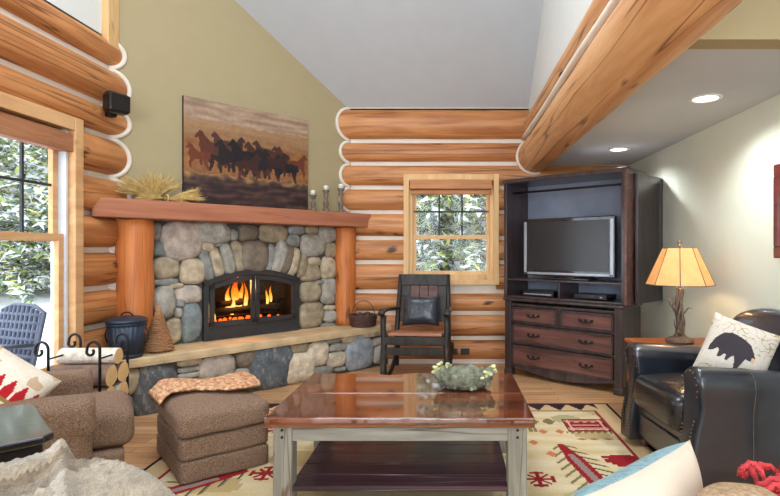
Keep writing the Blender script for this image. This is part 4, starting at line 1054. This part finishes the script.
# ------------------------------------------------------------------ rug
RX0, RX1, RY0, RY1 = -1.80, 1.32, 1.2, 4.45
CR, TN, RD_, NV, KH, BK = (222, 206, 170), (208, 178, 134), (150, 36, 42), (52, 42, 50), (128, 116, 82), (44, 34, 34)
def step(v, s): return math.floor(v / s) * s
def rugcol(u, v):
    x = RX0 + (RX1 - RX0) * u; y = RY0 + (RY1 - RY0) * v
    e = RY1 - y; ex = RX1 - x; ew = x - RX0; en = y - RY0
    if min(e, ex, ew, en) < .022: return BK if min(e, en) > .022 else (110, 40, 40)
    if e < .20 and ex > .12 or en < .2 and ex > .12:
        q = min(e, en); 
        if q < .045: return NV
        w = abs(((x + .05) % .17) - .085); 
        if w < .078 - step(q - .03, .024) * .52: return NV
        return TN if q < .17 else TN
    if min(ex, ew) < .15:
        return TN
    if .15 <= min(ex, ew) < .168: return (150, 52, 50)
    if .2 <= min(e, en) < .216: return (132, 96, 60)
    if .24 <= e < .252: return (214, 206, 184)
    # red panels along the back
    for cx in (1.0, -.45, -1.25):
        dx, dy = abs(x - cx), abs(y - 3.90)
        if dx < .155 and dy < .135:
            if dx > .145 or dy > .122: return BK
            if abs(dx - .12) < .008 or abs(dy - .10) < .006: return (222, 170, 150)
            if dy < .006 and dx < .1: return (230, 190, 170)
            if (dy > .055 and dy < .09 and (int(x / .03) + int(y / .02)) % 2): return (224, 196, 160)
            return RD_
        if dx < .175 and -.19 < y - 3.9 < -.135 and (x % .045) < .045 * (1 - (3.765 - y) / .06): return KH
    for cx, cy in ((.62, 3.98), (.74, 3.98), (-.05, 3.98), (.1, 3.98)):
        dx = abs(x - cx)
        if dx < .045 - step(abs(y - cy), .02) * .6 and abs(y - cy) < .07: return KH
    if abs(y - 3.80) < .045 and .5 < x < .62 and (x % .04) < .03: return KH
    for cx, cy in ((.66, 3.76), (.78, 3.76), (.56, 3.55), (.64, 3.35), (.46, 3.5)):
        if abs(x - cx) + abs(y - cy) * .7 < .035: return (202, 120, 84)
    if abs(y - 3.61) < .025:
        for cx in (.98, 1.08, 1.17, .9):
            if abs(x - cx) / .04 + abs(y - 3.61) / .02 < 1: return (150, 112, 92)
    # feather
    for (ax, ay, bx_, by, sgn) in ((.73, 3.52, .86, 2.72, 1), (-1.18, 3.1, -1.75, 2.6, 1), (-.3, 3.7, -.7, 3.55, 1), (.6, 2.3, .1, 1.8, 1)):
        dx, dy = bx_ - ax, by - ay; L2 = dx * dx + dy * dy; t = ((x - ax) * dx + (y - ay) * dy) / L2; L_ = math.sqrt(L2); d = ((x - ax) * dy - (y - ay) * dx) / L_
        if 0 <= t <= 1:
            w = min(.055, .02 + t * .10)
            if abs(d) < w * .42 and t > .22: return (150, 128, 122)
            if abs(d) < w: return RD_
            sh = (t * L_ - abs(d) * .9) % .085
            if abs(d) < w + .10 * min(1, .4 + t) and sh < .026 and t * L_ > abs(d) * .9: return KH if sh < .016 or d > 0 else NV
    dx, dy = abs(x - 1.07), abs(y - 3.24)
    if dx < .12 - step(dy, .03) * .9 and dy < .09 or (dx < .13 and abs(y - 3.30) < .02): return RD_
    # little red lizard / snowflake motifs
    for cx, cy in ((.50, 2.98), (-1.06, 3.06), (-.98, 2.35), (.9, 2.2)):
        dx, dy = abs(x - cx), abs(y - cy)
        if dx < .014 and dy < .10 or dy < .014 and dx < .09: return RD_
        if abs(dx - .08) < .012 and dy < .04 or abs(dy - .08) < .012 and dx < .04: return RD_
        if abs(dx - dy) < .013 and dx < .06: return RD_
    n = noise.noise(Vector((step(x, .03) * 2.2, step(y, .02) * 2.6, 1)))
    if n > .34: return (190, 164, 116)
    if n < -.46: return (176, 168, 128)
    return mix3(CR, (206, 184, 136), .4 + noise.noise(Vector((x * 3, y * 12, 0))))
rg = thing('area_rug', 'cream southwestern rug with red feather motifs and dark toothed border', 'rug')
grid_obj('pile', 'rug', 420, 430, lambda a, b: (RX0 + (RX1 - RX0) * a, RY0 + (RY1 - RY0) * b, .012), rugcol, rg, False)
obj('backing', bx((RX0, RY0, 0), (RX1, RY1, .011)), 'cream', rg)

# ------------------------------------------------------------------ ottoman + throw
oyaw = math.atan2(.635, .77)
ot = thing('ottoman', 'brown woven square ottoman with a folded throw on it', 'ottoman', (-1.485, 3.29, .012), oyaw)
def softbox(lo, hi, r=.03, crown=0, n=14, nz=.004):
    bm = B(); bmesh.ops.create_cube(bm, size=2); bmesh.ops.subdivide_edges(bm, edges=bm.edges[:], cuts=n, use_grid_fill=True)
    c = [(a + b) / 2 for a, b in zip(lo, hi)]; h = [(b - a) / 2 for a, b in zip(lo, hi)]
    for v in bm.verts:
        q = [v.co[i] * h[i] for i in range(3)]; e = [max(-(h[i] - r), min(h[i] - r, q[i])) for i in range(3)]
        dd = Vector([q[i] - e[i] for i in range(3)]); 
        if dd.length > 1e-6: dd = dd.normalized() * r
        p = Vector(e) + dd
        if crown and v.co.z > 0: p.z += crown * (1 - v.co.x ** 2) * (1 - v.co.y ** 2)
        p += Vector((1, 1, 1)) * nz * noise.noise(p * 7)
        v.co = p + Vector(c)
    return bm
obj('base', softbox((-.245, -.33, .0), (.245, .33, .125), .02), 'brown_fab', ot, True)
obj('band', softbox((-.243, -.328, .125), (.243, .328, .245), .02), 'brown_fab', ot, True)
obj('cushion', softbox((-.255, -.34, .245), (.255, .34, .385), .045, .03), 'brown_fab', ot, True)
def drape(name, mat, pts_u, pts_v, f, th, label, cat, sub=1, mat2=None):
    bm = B(); G = [[bm.verts.new(f(i / pts_u, j / pts_v)) for j in range(pts_v + 1)] for i in range(pts_u + 1)]
    for i in range(pts_u):
        for j in range(pts_v): bm.faces.new((G[i][j], G[i + 1][j], G[i + 1][j + 1], G[i][j + 1]))
    o = obj(name, bm, mat, None, True); s = o.modifiers.new('so', 'SOLIDIFY'); s.thickness = th; s.offset = 1
    return tag(o, label, cat)
Mo = Matrix.Translation((-1.485, 3.29, .012)) @ Matrix.Rotation(oyaw, 4, 'Z')
def tf(u, v):
    # folded knit runs diagonally over cushion and over its far/left edge
    x = -.315 + .60 * u; y = (.20 - .20 * u) + (-.05 + .30 * v) * (1 - .2 * u) + .03 * math.sin(u * 6)
    z = .418 + .03 * math.exp(-((v - .5) / .35) ** 2) + .012 * noise.noise(Vector((u * 7, v * 5, 0)))
    if x < -.25: z -= min(.10, (-.25 - x) * 1.5)
    if y > .345: y = .352; 
    return Mo @ Vector((x, y - .06, z))
def knit(u, v):
    # tube-like folded strip: v goes around a flattened oval
    a = 2 * PI * v; cu = u * .55 - .285
    cy = .17 - .14 * u + .04 * math.sin(u * 7)
    wy = .165 * (1 - .15 * math.sin(u * 5)); hz = .03 + .008 * math.sin(u * 9)
    x = cu; y = cy + wy * math.cos(a); z = .436 + hz * math.sin(a) * (1 if math.sin(a) > 0 else .6)
    if x < -.22: z -= min(.07, (-.22 - x) * .9)
    x += .01 * noise.noise(Vector((v * 9, u * 20, 0)))
    z += .006 * noise.noise(Vector((u * 40, v * 40, 0))) + .003 * math.sin(y * 120)
    return Mo @ Vector((x, y, z))
bm = B(); nu, nv = 90, 60
G = [[bm.verts.new(knit(i / nu, j / nv)) for j in range(nv)] for i in range(nu + 1)]
for i in range(nu):
    for j in range(nv): bm.faces.new((G[i][j], G[i + 1][j], G[i + 1][(j + 1) % nv], G[i][(j + 1) % nv]))
bm.faces.new(G[0]); bm.faces.new(G[-1])
tag(obj('knit_throw', bm, 'throw', None, True), 'folded peach and cream knit throw lying across the ottoman', 'throw blanket')

# ------------------------------------------------------------------ brown armchair (front +x)
byaw = math.atan2(.57, .82)
bc = thing('fabric_armchair', 'brown woven fabric armchair by the left window', 'armchair', (-2.16, 2.745, 0), byaw)
obj('base', softbox((-.38, -.30, .06), (.39, .30, .27), .02), 'brown_fab', bc, True)
obj('seat_cushion', softbox((-.2, -.25, .27), (.44, .25, .47), .06, .025), 'brown_fab', bc, True)
for s in (-1, 1):
    y0, y1 = (s * .25, s * .42) if s > 0 else (s * .42, s * .25)
    a = obj('arm', softbox((-.38, y0, .06), (.25, y1, .56), .045, .015), 'brown_fab', bc, True)
    obj('arm_cover', softbox((-.2, y0 - .012, .40), (.265, y1 + .012, .585), .045, .012), 'brown_fab', a, True)
bm = softbox((-.12, -.27, -.3), (.08, .27, .33), .06)
for v in bm.verts: v.co = Matrix.Rotation(-.2, 4, 'Y') @ v.co + Vector((-.32, 0, .60))
obj('backrest', bm, 'brown_fab', bc, True)
for x in (-.33, .36):
    for y in (-.25, .25): obj('foot', bx((x - .025, y - .025, 0), (x + .025, y + .025, .065)), 'black_wood', bc)
def redcol(u, v, s):
    if s: return (220, 205, 180)
    if .54 < v < .58: return (150, 120, 70)
    if .58 <= v < .78:
        w = abs((u % .125) - .0625); return (186, 34, 44) if w < .056 * (1 - max(0, v - .64) / .14) else (234, 222, 204)
    if v > .74 and noise.noise(Vector((u * 8, v * 8, 5))) > .25: return (206, 176, 146)
    if v <= .54: return (216, 190, 132) if int(u * 9) % 2 else (226, 208, 170)
    return (234, 222, 204)
o = obj('zigzag_pillow', pillow_bm(.46, .46, .19, 80, redcol, (0, 0), .006, .03), 'fabcol', None, True)
o.location = (-2.20, 2.46, .625); o.rotation_euler = (-.45, .70, .45); tag(o, 'cream pillow with red sawtooth stripes in the brown armchair', 'pillow')

# black side table, bottom left
bt = thing('black_side_table', 'glossy black side table at the lower left beside the brown armchair', 'side table', (-1.286, 1.73, 0), .78)
bm = B(); prism(bm, [(-.55, 0.0), (-.03, 0.0), (0, .03), (0, .47), (-.03, .50), (-.55, .50)], 2, .672, .70); obj('tabletop', bm, 'black_table', bt, bevel=.008)
obj('apron', bx((-.52, .03, .58), (-.03, .47, .672)), 'black_table', bt, bevel=.004)
for x in (-.5, -.05):
    for y in (.05, .45): obj('leg', bx((x - .02, y - .02, 0), (x + .02, y + .02, .58)), 'black_table', bt, bevel=.003)

# fur-draped chair, bottom left corner
lcx, lcy = -.98, .93
fc = thing('accent_chair', 'tan upholstered chair in the near left corner under a furry throw', 'chair', (lcx, lcy, 0), .25)
obj('seat', softbox((-.30, -.28, .22), (.30, .32, .44), .06, .02), 'tan_fab', fc, True); obj('backrest', softbox((-.30, -.36, .25), (.30, -.20, .70), .06), 'tan_fab', fc, True)
for s in (-1, 1): obj('arm', softbox((s * .34 - .06, -.34, .2), (s * .34 + .06, .32, .66), .05), 'tan_fab', fc, True)
for x in (-.3, .3):
    for y in (-.28, .27): obj('leg', bx((x - .025, y - .025, 0), (x + .025, y + .025, .24)), 'black_wood', fc)
def fur_bm():
    bm = B(); nu, nv = 170, 120; G = []
    cx = [-1.5, -1.02, -.93, -.885, -.86, -.826, -.77, -.70, -.655, -.61, -.56]; cz = [.80, .822, .842, .852, .824, .828, .822, .795, .757, .70, .58]
    for i in range(nu + 1):
        row = []
        for j in range(nv + 1):
            u, v = i / nu, j / nv; x = -1.48 + .92 * u; y = .60 + .66 * v
            xs_ = x - (y - 1.15) * .45 if x > -1.1 else x
            z = float(np.interp(xs_, cx, cz)) - .03 * (1.2 - y)
            z += .02 * noise.noise(Vector((x * 7, y * 7, 0)))
            if v > .9: z -= (v - .9) * 2.2
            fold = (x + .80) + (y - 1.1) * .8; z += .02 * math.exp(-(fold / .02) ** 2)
            z += .007 * noise.noise(Vector((x * 60, y * 60, 3))) + .005 * noise.noise(Vector((x * 130, y * 130, 7)))
            row.append(bm.verts.new((x, y, z)))
        G.append(row)
    for i in range(nu):
        for j in range(nv):
            f = bm.faces.new((G[i][j], G[i + 1][j], G[i + 1][j + 1], G[i][j + 1])); c = f.calc_center_median(); xs_ = c.x - (c.y - 1.15) * .45
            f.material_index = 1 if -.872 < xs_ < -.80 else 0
    return bm
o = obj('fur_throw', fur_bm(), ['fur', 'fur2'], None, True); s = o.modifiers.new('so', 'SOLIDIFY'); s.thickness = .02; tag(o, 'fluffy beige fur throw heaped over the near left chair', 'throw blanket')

# tan chair, bottom right, with pillow and red throw
tc = thing('tan_armchair', 'tan upholstered armchair at the bottom right with teal pillow', 'armchair', (.72, 1.05, 0), -.1)
obj('seat', softbox((-.33, -.25, .2), (.33, .45, .44), .06, .02), 'tan_fab', tc, True)
obj('backrest', softbox((-.33, -.40, .2), (.33, -.22, .62), .06), 'tan_fab', tc, True)
obj('back_cushion', softbox((-.24, -.12, .44), (-.045, .06, .835), .08), 'tan_fab', tc, True)
for s in (-1, 1): obj('arm', softbox((s * .39 - .07, -.38, .18), (s * .39 + .07, .45, .60), .06), 'tan_fab', tc, True)
for x in (-.33, .33):
    for y in (-.3, .38): obj('leg', bx((x - .025, y - .025, 0), (x + .025, y + .025, .22)), 'black_wood', tc)
bmp_ = pillow_bm(.47, .46, .20, 60, None, (0, 1), .004, .05)
o = obj('teal_pillow', bmp_, ['cream', 'teal'], None, True); o.location = (.405, 1.18, .60); o.rotation_euler = (.10, 0, .72)
tag(o, 'fuzzy teal and cream pillow standing on the tan armchair', 'pillow')
bm = B(); rr = random.Random(3)
for k in range(46):
    a = rr.uniform(-.3, PI + .3); L_ = rr.uniform(.06, .12); c = Vector((.735 + rr.uniform(-.06, .14), 1.13 + rr.uniform(-.07, .05), .775 + rr.uniform(-.02, .012)))
    P = [c + Vector((math.cos(a) * L_ * t, math.sin(a) * L_ * t * .6, .05 * math.sin(t * 2.6) + .004 * math.sin(t * 30))) for t in [q / 10 for q in range(11)]]
    tube(bm, P, [.0062 * (1 + .22 * math.sin(q * 2.4)) for q in range(11)], 6)
sell(bm, (.79, 1.09, .75), (.15, .11, .04), .8, .8, 30, 16, nz=.02, nsc=20)
tag(obj('red_tassel_throw', bm, 'redyarn', None, True), 'red yarn throw with tasselled fringe at the bottom right corner', 'throw blanket')

# ------------------------------------------------------------------ outdoors
def gz(x, y):
    d = max(-3.0 - x, y - 6.4, 0); t = max(0, min(1, (d - 3.5) / 8.0)); return -.36 + 1.05 * t * t * (3 - 2 * t) + .02 * d * .0
def ground_bm():
    bm = B(); xs = [-60, -40, -30, -24, -20] + [-18 + k * .75 for k in range(52)] + [24, 34]; ys = [-25, -12, -4] + [k * .75 for k in range(45)] + [38, 50, 70]
    G = [[bm.verts.new((x, y, gz(x, y))) for y in ys] for x in xs]
    for i in range(len(xs) - 1):
        for j in range(len(ys) - 1): bm.faces.new((G[i][j], G[i + 1][j], G[i + 1][j + 1], G[i][j + 1]))
    return bm
sg = struct(obj('ground', ground_bm(), 'snow', None, True))
def tree_mesh(name, h, rad, seed, snow, dens=1.0):
    rr = random.Random(seed); V = []; Fc = []; C = []
    GC = [(84, 102, 76), (116, 134, 88), (158, 170, 104), (212, 210, 132), (100, 122, 108)]
    for lv in range(int(26 * dens)):
        f = (lv + .5) / (26 * dens); z = h * (.04 + .95 * f); R = rad * (1 - f) ** .8 + .1
        for b in range(int(16 * (1 - f * .5))):
            a = rr.random() * 2 * PI; L_ = R * rr.uniform(.6, 1.1)
            for q in range(int(60 * L_ / rad) + 10):
                t = rr.random() ** .7; p = Vector((math.cos(a) * L_ * t, math.sin(a) * L_ * t, z - .25 * L_ * t * t + rr.uniform(-.08, .08)))
                p += Vector((rr.uniform(-1, 1), rr.uniform(-1, 1), 0)) * .16 * (1.2 - t); s = rr.uniform(.09, .24) * (h / 7)
                d1 = Vector((rr.uniform(-1, 1), rr.uniform(-1, 1), rr.uniform(-.6, .3))).normalized() * s; d2 = Vector((rr.uniform(-1, 1), rr.uniform(-1, 1), rr.uniform(-.4, .4))).normalized() * s * .6
                i = len(V); V += [p, p + d1, p + d2]; Fc.append((i, i + 1, i + 2))
                c = (240, 244, 250) if rr.random() < snow else rr.choice(GC); C.extend(list(lin(c)) * 3)
    me = bpy.data.meshes.new(name); me.from_pydata([tuple(v) for v in V], [], Fc)
    at = me.color_attributes.new('col', 'FLOAT_COLOR', 'CORNER'); at.data.foreach_set('color', np.array(C, dtype=np.float32)); me.materials.append(M['leafcol'])
    bm = B(); tube(bm, [(0, 0, 0), (0, 0, h * .5), (0, 0, h)], [.13 * h / 7, .08 * h / 7, .01], 8); tm = bpy.data.meshes.new(name + '_trunk'); bm.to_mesh(tm); bm.free(); tm.materials.append(M['bark'])
    return me, tm
TM = [tree_mesh('spruce', 7.5, 2.0, 11, .42), tree_mesh('pine', 6.5, 1.7, 12, .30)]
spots = [(-.9, 10.0, 0, .9, 'snow-dusted spruce seen through the left half of the back window'), (.55, 9.6, 1, 1.0, 'yellow-green pine seen through the right half of the back window'), (-.1, 13.5, 0, 1.2, 'tall snowy spruce further off behind the back window'), (2.2, 12.5, 1, 1.1, 'pine at the right behind the back window'), (-2.4, 13.0, 0, 1.1, 'spruce at the left far behind the back window'), (1.1, 16.5, 0, 1.3, 'large spruce in the row behind the yellow-green pine'), (-1.8, 17.0, 0, 1.35, 'large spruce in the row behind the snow-dusted one'), (-.2, 19.5, 1, 1.7, 'furthest tall pine seen through the middle of the back window'),
         (-10.8, 12.4, 0, 1.0, 'snowy spruce seen through the upper left window by its right edge'), (-13.2, 13.8, 1, 1.15, 'green pine in the middle of the left window'), (-13.4, 17.6, 0, 1.3, 'taller spruce further off behind the left window'), (-16.6, 16.2, 1, 1.2, 'pine at the far left edge of the left window'), (-9.8, 14.6, 1, 1.2, 'pine at the right of the left window, standing further back'), (-17.5, 20.5, 0, 1.5, 'tall spruce in the row furthest from the left window')]
for k, (x, y, m, s, lb) in enumerate(spots):
    t = thing('spruce_tree' if m == 0 else 'pine_tree', lb, 'tree', (x, y, gz(x, y) - .05), k * 1.3, 'conifers outside the windows'); t.scale = (s, s, s)
    for nm, me in (('foliage', TM[m][0]), ('trunk', TM[m][1])):
        o = bpy.data.objects.new(nm, me); COL.objects.link(o); o.parent = t
# patio chair outside left window
pc = thing('patio_chair', 'dark woven patio chair on the snowy terrace outside the left window', 'chair', (-3.80, 4.62, -.36), -.45)
bm = B(); n = 9
for i in range(n):
    for j in range(6):
        x = -.30 + .6 * i / (n - 1); z = .70 + .075 * j; top = 1.13 + .06 * math.cos(x * 4)
        pass
for i in range(n + 1): x = -.31 + .62 * i / n; tube(bm, [(x, -.02, .66), (x, .06, 1.10 + .07 * math.cos(x * 4))], .018, 6)
for j in range(7): z = .67 + .07 * j; tube(bm, [(-.31, -.02 + .012 * j, z), (.31, -.02 + .012 * j, z + .01)], .018, 6)
obj('back_mesh', bm, 'patio', pc, True)
bm = B(); tube(bm, [(-.33, -.02, .0), (-.33, -.02, .66), (-.33, .07, 1.12), (-.16, .08, 1.17), (.16, .08, 1.17), (.33, .07, 1.12), (.33, -.02, .66), (.33, -.02, 0)], .018, 8); obj('frame', bm, 'patio', pc, True)
for s in (-1, 1):
    bm = B(); tube(bm, [(s * .33, -.02, .86), (s * .36, -.3, .88), (s * .34, -.5, .82), (s * .33, -.52, 0)], .018, 8); obj('arm', bm, 'patio', pc, True)
obj('seat', bx((-.32, -.52, .62), (.32, 0, .65)), 'patio', pc)

# ------------------------------------------------------------------ light and camera
w = bpy.data.worlds.new('World'); SC.world = w; w.use_nodes = True
bg = w.node_tree.nodes['Background']; bg.inputs[0].default_value = (.86, .93, 1.0, 1); bg.inputs[1].default_value = 3.6
sun = bpy.data.lights.new('sun', 'SUN'); sun.energy = .5; sun.angle = .3; sun.color = (1, .96, .9)
so_ = bpy.data.objects.new('sun', sun); COL.objects.link(so_); so_.rotation_euler = (math.radians(38), 0, math.radians(170)); so_.rotation_euler = (math.radians(40), 0, math.radians(-25))
def area(name, loc, rot, sx, sy, e, c=(1, 1, 1)):
    L = bpy.data.lights.new(name, 'AREA'); L.shape = 'RECTANGLE'; L.size = sx; L.size_y = sy; L.energy = e; L.color = c
    o = bpy.data.objects.new(name, L); COL.objects.link(o); o.location = loc; o.rotation_euler = rot; return o
area('added_rear_fill', (-1.3, -3.1, 1.85), (PI / 2, 0, 0), 2.0, 2.7, 100, (.85, .93, 1))  # added fill light in an assumed rear opening, out of view
area('added_rear_fill', (1.3, -3.1, 1.85), (PI / 2, 0, 0), 2.4, 2.7, 125, (.85, .93, 1))  # second added fill, in the other assumed opening behind the camera
area('overhead_fill', (-.9, 2.4, 4.9), (0, 0, 0), 1.6, 1.6, 112, (.86, .93, 1))  # added fill high under the vault, evens the room light; no real fixture
area('overhead_fill', (2.2, -1.3, 3.55), (0, 0, 0), 1.6, 1.6, 70, (.88, .94, 1))  # second added fill, out of view, brightens the right side
for (x, y) in ((1.63, 3.38), (1.62, 5.09)):
    L = bpy.data.lights.new('downlight', 'SPOT'); L.energy = 72; L.spot_size = 2.6; L.spot_blend = .8; L.shadow_soft_size = .06; L.color = (.93, .97, 1)
    o = bpy.data.objects.new('downlight', L); COL.objects.link(o); o.location = (x, y, ZL - .02)
cam = bpy.data.cameras.new('cam'); cam.sensor_width = 36; cam.lens = F / 780 * 36; cam.shift_x = -(PX - 390) / 780; cam.shift_y = (PY - 248) / 780; cam.clip_start = .02
co = bpy.data.objects.new('cam', cam); COL.objects.link(co); co.location = (0, 0, H); co.rotation_euler = (PI / 2, 0, 0); SC.camera = co
SC.view_settings.view_transform = 'Standard'; SC.view_settings.look = 'None'; SC.view_settings.gamma = 1; SC.view_settings.exposure = 0
SC.cycles.use_denoising = True
SC.cycles.max_bounces = 8; SC.cycles.diffuse_bounces = 4; SC.cycles.transparent_max_bounces = 12
SC.cycles.sample_clamp_indirect = 6
